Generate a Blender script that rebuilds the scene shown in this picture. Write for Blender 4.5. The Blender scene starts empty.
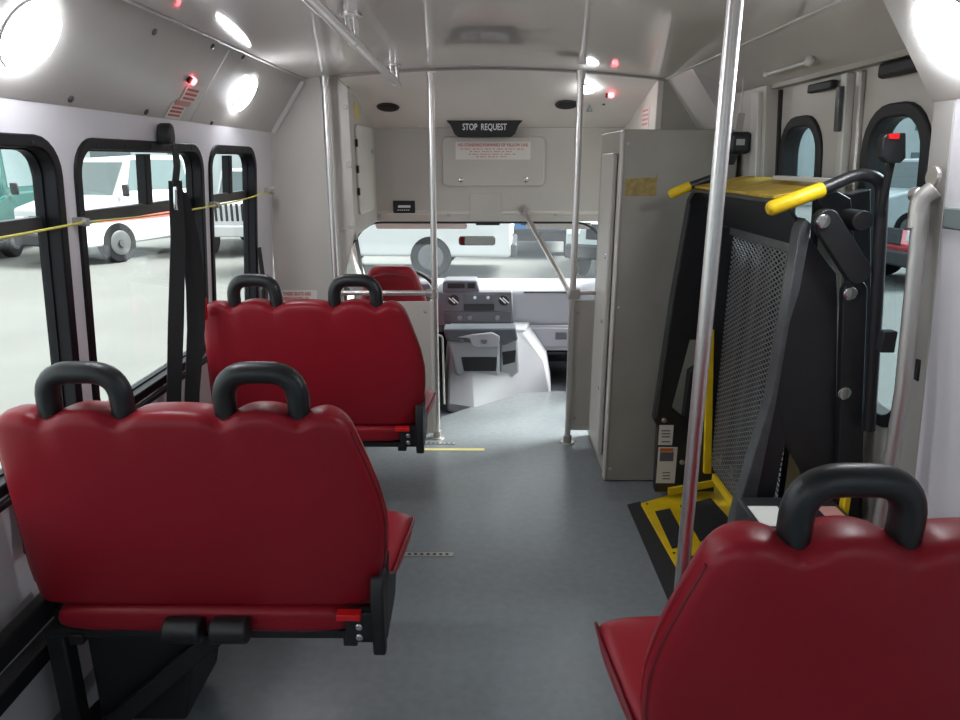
import bpy, bmesh, math, random
from mathutils import Vector, Matrix
random.seed(4)
PI = math.pi
C = bpy.context.scene.collection
SC = bpy.context.scene

# ------------------------------------------------------------------ camera
F_PX = 693.0
H_CAM = 1.57
PITCH = math.atan(200 / F_PX)
YAW = math.atan(5 * math.cos(PITCH) / F_PX)
cam_data = bpy.data.cameras.new('camera')
cam_data.sensor_fit = 'HORIZONTAL'
cam_data.sensor_width = 36.0
cam_data.lens = F_PX / 960 * 36.0
cam_data.clip_start = 0.02
cam_data.clip_end = 300
cam = bpy.data.objects.new('camera', cam_data)
cam.location = (0, 0, H_CAM)
cam.rotation_euler = (PI / 2 - PITCH, 0, YAW)
C.objects.link(cam)
SC.camera = cam

# ------------------------------------------------------------------ world, exposure
SC.view_settings.view_transform = 'Standard'
SC.view_settings.look = 'None'
SC.view_settings.gamma = 1.0
SC.view_settings.use_curve_mapping = False
SC.view_settings.exposure = 0.12
LAMP_POWER = 62.0
world = bpy.data.worlds.new('overcast_sky')
SC.world = world
world.use_nodes = True
wn = world.node_tree
wn.nodes.clear()
wo = wn.nodes.new('ShaderNodeOutputWorld')
wb = wn.nodes.new('ShaderNodeBackground')
wr = wn.nodes.new('ShaderNodeValToRGB')
wt = wn.nodes.new('ShaderNodeTexCoord')
ws = wn.nodes.new('ShaderNodeSeparateXYZ')
wn.links.new(wt.outputs['Generated'], ws.inputs[0])
wn.links.new(ws.outputs['Z'], wr.inputs[0])
wr.color_ramp.elements[0].position = 0.0
wr.color_ramp.elements[0].color = (0.86, 0.94, 1.0, 1)
wr.color_ramp.elements[1].position = 0.7
wr.color_ramp.elements[1].color = (1.0, 1.0, 1.0, 1)
wn.links.new(wr.outputs[0], wb.inputs['Color'])
wb.inputs['Strength'].default_value = 2.1
wn.links.new(wb.outputs[0], wo.inputs['Surface'])
# sun added under the overcast sky to brighten the front floor, right and ahead
sun_data = bpy.data.lights.new('added_sun', 'SUN'); sun_data.energy = 16.0; sun_data.angle = math.radians(25); sun_data.color = (1.0, 0.98, 0.95)
sun = bpy.data.objects.new('added_sun', sun_data); C.objects.link(sun)
sun.rotation_euler = Vector((1.0, 0.25, 0.95)).to_track_quat('Z', 'Y').to_euler()

# ------------------------------------------------------------------ a pixel of the 960x720 photograph to a point
def ray(u, v):
    a = (u - 480) / F_PX
    b = (360 - v) / F_PX
    y = math.cos(PITCH) + b * math.sin(PITCH)
    z = -math.sin(PITCH) + b * math.cos(PITCH)
    return (a * math.cos(YAW) - y * math.sin(YAW), a * math.sin(YAW) + y * math.cos(YAW), z)
def on_y(u, v, y):
    k = ray(u, v); s = y / k[1]
    return (k[0] * s, H_CAM + k[2] * s)          # x, z
def on_x(u, v, x):
    k = ray(u, v); s = x / k[0]
    return (k[1] * s, H_CAM + k[2] * s)          # y, z
def on_z(u, v, z):
    k = ray(u, v); s = (z - H_CAM) / k[2]
    return (k[0] * s, k[1] * s)                  # x, y

# ------------------------------------------------------------------ materials
MATS = {}
def mat(name, col, rough=0.5, metal=0.0, noise=0.0, nscale=20.0, bump=0.0, bscale=60.0, spec=0.5, coat=0.0, emit=None, estr=0.0, col2=None):
    if name in MATS: return MATS[name]
    m = bpy.data.materials.new(name); m.use_nodes = True
    nt = m.node_tree; b = nt.nodes['Principled BSDF']
    b.inputs['Base Color'].default_value = (*col, 1)
    b.inputs['Roughness'].default_value = rough
    b.inputs['Metallic'].default_value = metal
    b.inputs['Specular IOR Level'].default_value = spec
    b.inputs['Coat Weight'].default_value = coat
    b.inputs['Coat Roughness'].default_value = 0.08
    tc = nt.nodes.new('ShaderNodeTexCoord')
    if noise > 0 or col2:
        n = nt.nodes.new('ShaderNodeTexNoise'); n.inputs['Scale'].default_value = nscale; n.inputs['Detail'].default_value = 6
        nt.links.new(tc.outputs['Object'], n.inputs['Vector'])
        r = nt.nodes.new('ShaderNodeValToRGB')
        r.color_ramp.elements[0].position = 0.35; r.color_ramp.elements[1].position = 0.65
        c2 = col2 if col2 else tuple(min(1, c * (1 + noise)) for c in col)
        c1 = col if col2 else tuple(c * (1 - noise) for c in col)
        r.color_ramp.elements[0].color = (*c1, 1); r.color_ramp.elements[1].color = (*c2, 1)
        nt.links.new(n.outputs['Fac'], r.inputs[0]); nt.links.new(r.outputs[0], b.inputs['Base Color'])
    if bump > 0:
        n2 = nt.nodes.new('ShaderNodeTexNoise'); n2.inputs['Scale'].default_value = bscale; n2.inputs['Detail'].default_value = 3
        nt.links.new(tc.outputs['Object'], n2.inputs['Vector'])
        bp = nt.nodes.new('ShaderNodeBump'); bp.inputs['Strength'].default_value = bump; bp.inputs['Distance'].default_value = 0.01
        nt.links.new(n2.outputs['Fac'], bp.inputs['Height']); nt.links.new(bp.outputs[0], b.inputs['Normal'])
    if emit:
        b.inputs['Emission Color'].default_value = (*emit, 1); b.inputs['Emission Strength'].default_value = estr
    MATS[name] = m
    return m
def glass(name, tint):
    if name in MATS: return MATS[name]
    m = bpy.data.materials.new(name); m.use_nodes = True
    nt = m.node_tree; nt.nodes.clear()
    o = nt.nodes.new('ShaderNodeOutputMaterial'); t = nt.nodes.new('ShaderNodeBsdfTransparent'); g = nt.nodes.new('ShaderNodeBsdfGlossy')
    mx = nt.nodes.new('ShaderNodeMixShader'); lw = nt.nodes.new('ShaderNodeLayerWeight'); lw.inputs['Blend'].default_value = 0.5
    pw = nt.nodes.new('ShaderNodeMath'); pw.operation = 'POWER'; pw.inputs[1].default_value = 5.0; nt.links.new(lw.outputs['Facing'], pw.inputs[0])
    fr = nt.nodes.new('ShaderNodeMath'); fr.operation = 'MULTIPLY_ADD'; fr.inputs[1].default_value = 0.5; fr.inputs[2].default_value = 0.025; nt.links.new(pw.outputs[0], fr.inputs[0])
    t.inputs['Color'].default_value = (*tint, 1); g.inputs['Roughness'].default_value = 0.02
    nt.links.new(fr.outputs[0], mx.inputs[0]); nt.links.new(t.outputs[0], mx.inputs[1]); nt.links.new(g.outputs[0], mx.inputs[2])
    nt.links.new(mx.outputs[0], o.inputs['Surface'])
    MATS[name] = m
    return m

m_ceil = mat('glossy_ceiling_panel', (0.64, 0.615, 0.58), 0.045, spec=1.0, noise=0.01, nscale=2)
m_cove = mat('cove_panel', (0.55, 0.53, 0.505), 0.30, bump=0.05, bscale=5, noise=0.03, nscale=3)
m_wall = mat('side_wall_panel', (0.74, 0.72, 0.76), 0.4, noise=0.02, nscale=4)
m_panel = mat('grey_beige_panel', (0.55, 0.52, 0.48), 0.42, noise=0.03, nscale=3, bump=0.04, bscale=120)
m_header = mat('header_panel', (0.70, 0.66, 0.615), 0.45, noise=0.02, nscale=3)
m_cabinet = mat('cabinet_paint', (0.37, 0.35, 0.305), 0.45, noise=0.06, nscale=4, bump=0.04, bscale=90)
m_jamb = mat('grey_jamb_paint', (0.38, 0.365, 0.345), 0.4, noise=0.05, nscale=6)
m_trim = mat('pale_trim', (0.62, 0.61, 0.58), 0.35)
m_floor = mat('grey_rubber_floor', (0.205, 0.222, 0.238), 0.27, noise=0.05, nscale=30, bump=0.05, bscale=200)
m_carpet = mat('cab_floor_rubber', (0.045, 0.05, 0.065), 0.7, noise=0.1)
m_black = mat('black_rubber', (0.012, 0.012, 0.014), 0.55)
m_frame = mat('black_window_frame', (0.007, 0.0065, 0.009), 0.45, noise=0.1, spec=0.25)
m_barf = mat('dark_grey_window_bar', (0.035, 0.033, 0.038), 0.4)
m_plastic = mat('black_handle_plastic', (0.011, 0.012, 0.014), 0.40, bump=0.08, bscale=500)
m_belt = mat('black_belt_webbing', (0.012, 0.012, 0.014), 0.7, bump=0.3, bscale=400)
m_red = mat('red_vinyl', (0.27, 0.010, 0.020), 0.38, noise=0.05, nscale=3, bump=0.10, bscale=14, spec=0.28)
m_seam = mat('dark_red_seam', (0.16, 0.008, 0.015), 0.4)
m_steel = mat('brushed_steel', (0.72, 0.69, 0.68), 0.36, 1.0, noise=0.03, nscale=60)
m_alu = mat('dull_aluminium', (0.50, 0.48, 0.46), 0.42, 0.8)
m_chrome = mat('chrome_screw', (0.7, 0.7, 0.7), 0.2, 1.0)
m_yellow = mat('safety_yellow_paint', (0.84, 0.56, 0.010), 0.42, noise=0.08, nscale=12)
m_yellow_dull = mat('worn_yellow_paint', (0.50, 0.33, 0.03), 0.4, noise=0.2, nscale=18)
m_lift = mat('black_lift_paint', (0.022, 0.022, 0.025), 0.38, noise=0.08)
m_liftg = mat('grey_worn_lift_steel', (0.10, 0.105, 0.11), 0.32, 0.4, noise=0.15)
m_mesh = mat('grey_expanded_metal', (0.34, 0.34, 0.34), 0.35, 0.5)
m_grit = mat('black_grit_mat', (0.022, 0.022, 0.024), 0.8, bump=0.5, bscale=300)
m_sticker = mat('white_sticker', (0.75, 0.72, 0.68), 0.5)
m_redink = mat('red_ink', (0.60, 0.12, 0.10), 0.6)
m_redface = mat('faded_red_print', (0.62, 0.30, 0.27), 0.6)
m_white_ink = mat('white_ink', (0.8, 0.82, 0.84), 0.5)
m_orange = mat('orange_print', (0.65, 0.14, 0.03), 0.5)
m_bright_red = mat('bright_red_plastic', (0.7, 0.01, 0.012), 0.35)
m_dashd = mat('dark_grey_dash_plastic', (0.13, 0.125, 0.15), 0.5)
m_dashl = mat('light_grey_dash_plastic', (0.42, 0.42, 0.47), 0.5)
m_cover = mat('grey_engine_cover', (0.36, 0.37, 0.40), 0.45)
m_coverd = mat('slate_console_tray', (0.10, 0.11, 0.13), 0.4)
m_ledw = mat('lamp_lens', (0.9, 0.9, 0.9), 0.3, emit=(0.93, 0.96, 1.0), estr=LAMP_POWER)
m_ledr = mat('red_indicator_lens', (0.8, 0.05, 0.05), 0.3, emit=(1.0, 0.10, 0.12), estr=9.0)
m_ground = mat('pale_concrete_ground', (0.135, 0.137, 0.131), 0.9, noise=0.07, nscale=0.6)
m_gl = glass('clear_glass', (0.93, 0.97, 0.96))
m_gt = glass('tinted_door_glass', (0.60, 0.68, 0.70))
m_wheelr = mat('tyre_rubber', (0.012, 0.012, 0.013), 0.95, spec=0.1)
m_rim = mat('wheel_rim', (0.11, 0.11, 0.115), 0.5, 0.5)
m_carglass = mat('car_glass', (0.10, 0.135, 0.14), 0.1, spec=0.6)
m_ochre = mat('ochre_glue_stain', (0.38, 0.27, 0.09), 0.6, noise=0.2, nscale=40)

# ------------------------------------------------------------------ mesh helpers
def finish(me, ang=35):
    for p in me.polygons: p.use_smooth = True
    try: me.set_sharp_from_angle(angle=math.radians(ang))
    except Exception: pass
def obj(name, bm, m, parent=None, bevel=0.0, ang=35, seg=2):
    bmesh.ops.recalc_face_normals(bm, faces=bm.faces[:])
    me = bpy.data.meshes.new(name); bm.to_mesh(me); bm.free()
    me.materials.append(m); finish(me, ang)
    o = bpy.data.objects.new(name, me); C.objects.link(o)
    if parent: o.parent = parent
    if bevel:
        md = o.modifiers.new('bevel', 'BEVEL'); md.width = bevel; md.segments = seg; md.limit_method = 'ANGLE'; md.angle_limit = math.radians(40)
    return o
def tag(o, label=None, cat=None, group=None, kind=None):
    if label: o['label'] = label
    if cat: o['category'] = cat
    if group: o['group'] = group
    if kind: o['kind'] = kind
    return o
def thing(name, label, cat, loc=(0, 0, 0), rotz=0, group=None):
    o = bpy.data.objects.new(name, None); o.empty_display_size = 0.05; C.objects.link(o)
    o.location = loc; o.rotation_euler = (0, 0, rotz)
    return tag(o, label, cat, group)
def structure(o): o['kind'] = 'structure'; return o
def dup(root, loc=None, rotz=None, label=None, parent=None):
    r = root.copy(); C.objects.link(r)
    if loc is not None: r.location = loc
    if rotz is not None: r.rotation_euler = (0, 0, rotz)
    if label: r['label'] = label
    for ch in list(root.children):
        c = ch.copy(); C.objects.link(c); c.parent = r
        for g in list(ch.children):
            d = g.copy(); C.objects.link(d); d.parent = c
    return r
B = bmesh.new
def box(bm, x0, x1, y0, y1, z0, z1, M=None):
    r = bmesh.ops.create_cube(bm, size=1.0)
    for v in r['verts']:
        v.co = Vector((x0 + (v.co.x + .5) * (x1 - x0), y0 + (v.co.y + .5) * (y1 - y0), z0 + (v.co.z + .5) * (z1 - z0)))
        if M: v.co = M @ v.co
    return bm
def beam(bm, a, b, w, t, up=(0, 0, 1)):
    """a bar of rectangular section from a to b"""
    a = Vector(a); b = Vector(b); d = (b - a).normalized(); u = Vector(up)
    s = d.cross(u)
    if s.length < 1e-4: s = d.cross(Vector((1, 0, 0)))
    s.normalize(); n = s.cross(d)
    vs = [bm.verts.new(p + s * i * w / 2 + n * j * t / 2) for p in (a, b) for i, j in ((-1, -1), (1, -1), (1, 1), (-1, 1))]
    for f in ((0, 1, 2, 3), (4, 5, 6, 7), (0, 1, 5, 4), (1, 2, 6, 5), (2, 3, 7, 6), (3, 0, 4, 7)): bm.faces.new([vs[i] for i in f])
    return bm
def rounded_path(pts, r, n=6):
    pts = [Vector(p) for p in pts]; out = [pts[0]]
    for i in range(1, len(pts) - 1):
        p = pts[i]; a = (pts[i - 1] - p); b = (pts[i + 1] - p)
        rr = min(r, a.length * .49, b.length * .49)
        A = p + a.normalized() * rr; Bq = p + b.normalized() * rr
        for k in range(n + 1):
            t = k / n; out.append((1 - t) ** 2 * A + 2 * t * (1 - t) * p + t * t * Bq)
    out.append(pts[-1]); return out
def tube(bm, pts, r, n=14, closed=False, rs=None):
    pts = [Vector(p) for p in pts]; rings = []; N = len(pts); prev = None
    for i, p in enumerate(pts):
        if closed: d = pts[(i + 1) % N] - pts[i - 1]
        else: d = pts[min(i + 1, N - 1)] - pts[max(i - 1, 0)]
        d.normalize()
        if prev is None:
            s = d.orthogonal().normalized()
        else:
            s = (prev - d * prev.dot(d)).normalized()
        prev = s; t = d.cross(s)
        q = rs[i] if rs else r
        rings.append([bm.verts.new(p + (s * math.cos(2 * PI * k / n) + t * math.sin(2 * PI * k / n)) * q) for k in range(n)])
    M = N if closed else N - 1
    for i in range(M):
        a = rings[i]; b = rings[(i + 1) % N]
        for k in range(n): bm.faces.new([a[k], a[(k + 1) % n], b[(k + 1) % n], b[k]])
    if not closed:
        bm.faces.new(rings[0][::-1]); bm.faces.new(rings[-1])
    return bm
def strap(bm, pts, w, t, side):
    """flat webbing through pts; side = width direction"""
    side = Vector(side).normalized(); pts = [Vector(p) for p in pts]; rings = []
    for i, p in enumerate(pts):
        d = (pts[min(i + 1, len(pts) - 1)] - pts[max(i - 1, 0)]).normalized(); n = d.cross(side).normalized()
        ww = w[i] if isinstance(w, (list, tuple)) else w
        rings.append([bm.verts.new(p + side * a * ww / 2 + n * b * t / 2) for a, b in ((-1, -1), (1, -1), (1, 1), (-1, 1))])
    for a, b in zip(rings, rings[1:]):
        for k in range(4): bm.faces.new([a[k], a[(k + 1) % 4], b[(k + 1) % 4], b[k]])
    bm.faces.new(rings[0]); bm.faces.new(rings[-1]); return bm
def prism(bm, poly, mp, t0, t1):
    """poly of (a, b), mp(a, b, t) -> point, extruded from t0 to t1"""
    A = [bm.verts.new(mp(a, b, t0)) for a, b in poly]; D = [bm.verts.new(mp(a, b, t1)) for a, b in poly]
    n = len(poly)
    for i in range(n): bm.faces.new([A[i], A[(i + 1) % n], D[(i + 1) % n], D[i]])
    bm.faces.new(A[::-1]); bm.faces.new(D); return bm
XZ = lambda a, b, t: (a, t, b)
YZ = lambda a, b, t: (t, a, b)
XY = lambda a, b, t: (a, b, t)
def rrect(a0, a1, b0, b1, r, n=6):
    out = []
    for cx, cy, s in ((a1 - r, b1 - r, 0), (a0 + r, b1 - r, 1), (a0 + r, b0 + r, 2), (a1 - r, b0 + r, 3)):
        for k in range(n + 1):
            t = (s + k / n) * PI / 2; out.append((cx + r * math.cos(t), cy + r * math.sin(t)))
    return out
def plate(name, outer, holes, mp, t0, t1, m, parent=None):
    """flat panel with openings"""
    cu = bpy.data.curves.new(name, 'CURVE'); cu.dimensions = '2D'; cu.fill_mode = 'BOTH'; cu.extrude = 0.5
    for lp in [outer] + list(holes):
        s = cu.splines.new('POLY'); s.points.add(len(lp) - 1); s.use_cyclic_u = True
        for i, (a, b) in enumerate(lp): s.points[i].co = (a, b, 0, 1)
    o = bpy.data.objects.new(name, cu); C.objects.link(o)
    dg = bpy.context.evaluated_depsgraph_get(); dg.update()
    me = bpy.data.meshes.new_from_object(o.evaluated_get(dg))
    bpy.data.objects.remove(o); bpy.data.curves.remove(cu)
    for v in me.vertices:
        v.co = Vector(mp(v.co.x, v.co.y, t0 + (v.co.z + .5) * (t1 - t0)))
    bm = B(); bm.from_mesh(me); bpy.data.meshes.remove(me)
    bmesh.ops.remove_doubles(bm, verts=bm.verts[:], dist=1e-5)
    return obj(name, bm, m, parent)
def ring(name, o_poly, i_poly, mp, t0, t1, m, parent=None, bevel=0.0):
    bm = B(); n = len(o_poly); V = []
    for t in (t0, t1):
        V.append([bm.verts.new(mp(a, b, t)) for a, b in o_poly]); V.append([bm.verts.new(mp(a, b, t)) for a, b in i_poly])
    for i in range(n):
        j = (i + 1) % n
        bm.faces.new([V[0][i], V[0][j], V[1][j], V[1][i]]); bm.faces.new([V[2][i], V[2][j], V[3][j], V[3][i]])
        bm.faces.new([V[0][i], V[0][j], V[2][j], V[2][i]]); bm.faces.new([V[1][i], V[1][j], V[3][j], V[3][i]])
    return obj(name, bm, m, parent, bevel)
def disc(bm, c, n, r, h, seg=24, dome=0.0, r2=None):
    """short cylinder from c along n, optionally domed at the far end"""
    c = Vector(c); n = Vector(n).normalized(); s = n.orthogonal().normalized(); t = n.cross(s)
    prof = [(r, 0), (r2 if r2 else r, h)]
    if dome: prof += [((r2 or r) * math.cos(k * PI / 10), h + dome * math.sin(k * PI / 10)) for k in range(1, 5)]
    rings = [[bm.verts.new(c + n * hh + (s * math.cos(2 * PI * k / seg) + t * math.sin(2 * PI * k / seg)) * rr) for k in range(seg)] for rr, hh in prof]
    for a, b in zip(rings, rings[1:]):
        for k in range(seg): bm.faces.new([a[k], a[(k + 1) % seg], b[(k + 1) % seg], b[k]])
    bm.faces.new(rings[0][::-1]); bm.faces.new(rings[-1]); return bm
def text(name, s, size, M, m, parent=None, extrude=0.0006, align='CENTER', sx=1.0, font_off=0.0):
    cu = bpy.data.curves.new(name, 'FONT'); cu.body = s; cu.size = size; cu.extrude = extrude; cu.align_x = align; cu.align_y = 'CENTER'; cu.offset = font_off
    cu.resolution_u = 3
    o = bpy.data.objects.new(name, cu); C.objects.link(o)
    dg = bpy.context.evaluated_depsgraph_get(); dg.update()
    me = bpy.data.meshes.new_from_object(o.evaluated_get(dg))
    bpy.data.objects.remove(o); bpy.data.curves.remove(cu)
    for v in me.vertices: v.co = M @ Vector((v.co.x * sx, v.co.y, v.co.z))
    me.materials.clear(); me.materials.append(m); me.name = name
    o = bpy.data.objects.new(name, me); C.objects.link(o)
    if parent: o.parent = parent
    return o
def frame(c, right, up):
    """matrix placing x along right, y along up at c"""
    r = Vector(right).normalized(); u = Vector(up).normalized(); n = r.cross(u)
    return Matrix(((r.x, u.x, n.x, c[0]), (r.y, u.y, n.y, c[1]), (r.z, u.z, n.z, c[2]), (0, 0, 0, 1)))

W = 1.13      # half width of the saloon
CE = 0.945    # half width of the flat ceiling
Y0, YF = -1.6, 3.87
def ceil_z(x): return 1.975 + 0.055 * (1 - min(1, (x / CE) ** 2))

# ================================================================== SETTING
# floor
bm = B()
fl = [(-1.26, Y0), (1.32, Y0), (1.32, 3.86), (0.62, 3.86), (0.62, 4.65), (0.25, 4.65), (-0.27, 4.14), (-0.34, 3.84), (-1.26, 3.84)]
prism(bm, fl, XY, -0.06, 0.0)
structure(obj('floor', bm, m_floor))
bm = B(); box(bm, -1.05, 1.05, 3.84, 5.7, -0.16, -0.062); structure(obj('floor', bm, m_carpet))
bm = B(); box(bm, 0.62, 1.12, 3.86, 4.65, -0.45, -0.38); structure(obj('floor', bm, m_floor))
# ceiling
bm = B(); N = 16
up, dn = [], []
for i in range(N + 1):
    x = -CE + 2 * CE * i / N
    dn.append((x, ceil_z(x))); up.append((x, ceil_z(x) + 0.05))
prism(bm, dn + up[::-1], XZ, Y0, YF)
structure(obj('ceiling', bm, m_ceil))
# lengthwise joint strips on the ceiling panels
for n_, x in enumerate((-0.115, 0.205)):
    pass
# cross trim where the ceiling meets the header
bm = B(); tube(bm, [(-CE + 2 * CE * i / N, YF, ceil_z(-CE + 2 * CE * i / N) - 0.004) for i in range(N + 1)], 0.009, 8)
structure(obj('trim_1', bm, m_alu))
for k, s in enumerate((-1, 1)):
    bm = B(); beam(bm, (s * CE, Y0, 1.974), (s * CE, YF, 1.974), 0.022, 0.006); structure(obj('trim_%d' % (2 + k), bm, m_trim if s > 0 else m_cove, bevel=0.002))
# coves
def cove(y0, y1, s, xb=W, zb=1.71):
    bm = B(); prism(bm, [(s * CE, 1.976), (s * xb, zb), (s * (xb + .06), zb + 0.02), (s * (xb + .06), 2.03), (s * CE, 2.03)], XZ, y0, y1); return bm
structure(obj('wall_left', cove(Y0, 2.79, -1), m_cove))
structure(obj('wall_left', cove(2.795, YF, -1), m_cove))
structure(obj('wall_right', cove(Y0, 1.87, 1), m_cove))
structure(obj('wall_right', cove(1.87, 3.42, 1, 1.17, 1.85), m_cove))
structure(obj('wall_right', cove(3.42, YF, 1), m_cove))
bm = B(); beam(bm, (-0.952, 3.84, 1.965), (-1.128, 3.84, 1.712), 0.045, 0.012, (0, 1, 0)); structure(obj('trim_4', bm, m_trim, bevel=0.003))
bm = B(); beam(bm, (-0.95, 2.793, 1.972), (-1.13, 2.793, 1.713), 0.012, 0.004, (0.8, 0, 0.6)); structure(obj('trim_5', bm, m_alu))
# left wall with its windows
WIN = [(-0.30, 0.80), (0.87, 1.925), (1.985, 2.902), (2.96, 3.575)]
WZ0, WZ1 = 0.765, 1.632
def win_poly(y0, y1, d=0.0): return rrect(y0 + d, y1 - d, WZ0 + d, WZ1 - d, 0.105 - d)
structure(plate('wall_left', [(Y0, 0), (3.86, 0), (3.86, 1.73), (Y0, 1.73)], [win_poly(a, b, 0.012) for a, b in WIN], YZ, -W - 0.05, -W, m_wall))
for k, (a, b) in enumerate(WIN):
    e = bpy.data.objects.new('window_%d' % (k + 1), None); e.location = (-W, (a + b) / 2, WZ0); C.objects.link(e); structure(e)
    off = Vector(e.location)
    mp = lambda p, q, t: (t - off.x, p - off.y, q - off.z)
    ring('window_frame', win_poly(a, b), win_poly(a, b, 0.032), mp, -W - 0.05, -W + 0.008, m_frame, e, bevel=0.004)
    ring('inner_frame', win_poly(a, b, 0.030), win_poly(a, b, 0.037), mp, -W - 0.055, -W - 0.03, m_frame, e)
    ymid = a + (b - a) * 0.55
    bm = B(); box(bm, -0.060, -0.030, a + .05 - off.y, b - .05 - off.y, 1.385 - off.z, 1.425 - off.z); obj('transom_bar', bm, m_barf, e, bevel=0.004)
    bm = B(); box(bm, -0.060, -0.026, ymid - .022 - off.y, ymid + .022 - off.y, 1.42 - off.z, 1.59 - off.z); obj('sliding_stile', bm, m_frame, e, bevel=0.003)
    bm = B(); box(bm, -0.055, -0.038, ymid + .016 - off.y, ymid + .04 - off.y, 1.46 - off.z, 1.50 - off.z); obj('latch', bm, m_black, e)
    bm = B(); prism(bm, win_poly(a, b, 0.038), mp, -W - 0.052, -W - 0.048); obj('pane', bm, m_gl, e)
    bm = B(); 
    for q in range(5):
        yy = a + 0.12 + (b - a - 0.24) * q / 4 - off.y
        disc(bm, (0.006, yy, WZ1 - 0.019 - off.z), (1, 0, 0), 0.005, 0.004, 8)
    obj('frame_screws', bm, m_black, e)
# ledge below the windows and the pillar strips
bm = B(); box(bm, -W, -W + 0.018, Y0, 3.84, 0.738, 0.758); structure(obj('trim_6', bm, m_black, bevel=0.004))
# right wall: saloon part, bay jambs, doors
structure(plate('wall_right', [(Y0, 0), (1.78, 0), (1.78, 1.73), (Y0, 1.73)], [rrect(-1.0, 0.2, WZ0, WZ1, 0.1)], YZ, W, W + 0.07, m_wall))
for k, (a, b) in enumerate(((-1.0, 0.2),)):
    e = bpy.data.objects.new('window_%d' % (k + 5), None); e.location = (W, (a + b) / 2, WZ0); C.objects.link(e); structure(e)
    off = Vector(e.location); mp = lambda p, q, t: (t - off.x, p - off.y, q - off.z)
    ring('window_frame', rrect(a, b, WZ0, WZ1, .1), rrect(a + .04, b - .04, WZ0 + .04, WZ1 - .04, .06), mp, W - 0.008, W + 0.07, m_frame, e)
    bm = B(); prism(bm, rrect(a + .03, b - .03, WZ0 + .03, WZ1 - .03, .07), mp, W + 0.045, W + 0.05); obj('pane', bm, m_gt, e)
bm = B(); box(bm, W - 0.006, W + 0.07, 1.782, 1.865, 0, 1.74); structure(obj('wall_right', bm, m_jamb, bevel=0.004))
bm = B(); box(bm, W, W + 0.11, 1.865, 1.88, 0, 1.86); structure(obj('wall_right', bm, m_trim))
bm = B(); box(bm, W, W + 0.07, 2.99, 3.86, 0, 1.86); structure(obj('wall_right', bm, m_panel, bevel=0.004))
bm = B(); box(bm, W - 0.02, W + 0.004, 3.02, 3.10, 0, 1.84); structure(obj('trim_7', bm, m_trim, bevel=0.006))
bm = B(); box(bm, 1.15, 1.26, 1.86, 3.05, 1.845, 1.93); structure(obj('wall_right', bm, m_cabinet))
bm = B(); box(bm, W - 0.012, W, 0.4, 1.775, 1.405, 1.458); structure(obj('trim_8', bm, mat('grey_green_bump_strip', (0.20, 0.24, 0.24), 0.5), bevel=0.005))
DX = 1.19
def leaf(k, y0, y1, wy0, wy1):
    e = bpy.data.objects.new('door_%d' % k, None); e.location = (DX, (y0 + y1) / 2, 0); C.objects.link(e); structure(e)
    off = Vector(e.location); mp = lambda p, q, t: (t - off.x, p - off.y, q)
    plate('door_panel', [(y0, 0.0), (y1, 0.0), (y1, 1.85), (y0, 1.85)], [rrect(wy0, wy1, 0.76, 1.72, 0.13)], mp, DX, DX + 0.05, m_panel, e)
    ring('window_gasket', rrect(wy0 - .012, wy1 + .012, 0.75, 1.73, 0.14), rrect(wy0 + .03, wy1 - .03, 0.79, 1.69, 0.10), mp, DX - 0.012, DX + 0.055, m_black, e, bevel=0.006)
    bm = B(); prism(bm, rrect(wy0 + .02, wy1 - .02, 0.78, 1.70, 0.11), mp, DX + 0.03, DX + 0.034); obj('pane', bm, m_gt, e)
    return e, off
e, off = leaf(1, 1.882, 2.44, 1.970, 2.30)
bm = B(); box(bm, -0.03, 0, 2.40 - off.y, 2.436 - off.y, 0.02, 1.84); obj('edge_channel', bm, m_trim, e, bevel=0.004)
bm = B(); box(bm, -0.02, 0.0, 2.33 - off.y, 2.36 - off.y, 0.02, 1.84); obj('edge_channel', bm, m_alu, e, bevel=0.006)
bm = B(); box(bm, -0.045, -0.03, 2.405 - off.y, 2.43 - off.y, 1.66, 1.80); obj('slide_bolt', bm, m_liftg, e, bevel=0.003)
bm = B(); box(bm, -0.03, 0.0, 2.02 - off.y, 2.22 - off.y, 1.80, 1.845); obj('top_hinge_cover', bm, m_black, e, bevel=0.012)
e, off = leaf(2, 2.445, 2.985, 2.60, 2.94)
bm = B(); box(bm, -0.012, 0.0, 2.965 - off.y, 2.983 - off.y, 0.02, 1.84); obj('rubber_seal', bm, m_black, e)
bm = B(); box(bm, -0.03, -0.005, 2.50 - off.y, 2.68 - off.y, 1.80, 1.83); obj('door_check_arm', bm, m_black, e, bevel=0.006)
# rear wall with a window
structure(plate('wall_rear', [(-1.2, 0), (1.25, 0), (1.25, 2.1), (-1.2, 2.1)], [rrect(-0.55, 0.55, 0.85, 1.6, 0.1)], XZ, Y0 - 0.06, Y0, m_panel))
bm = B(); prism(bm, rrect(-0.56, 0.56, 0.84, 1.61, 0.1), XZ, Y0 - 0.035, Y0 - 0.03); structure(obj('window_7', bm, m_gt))
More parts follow.
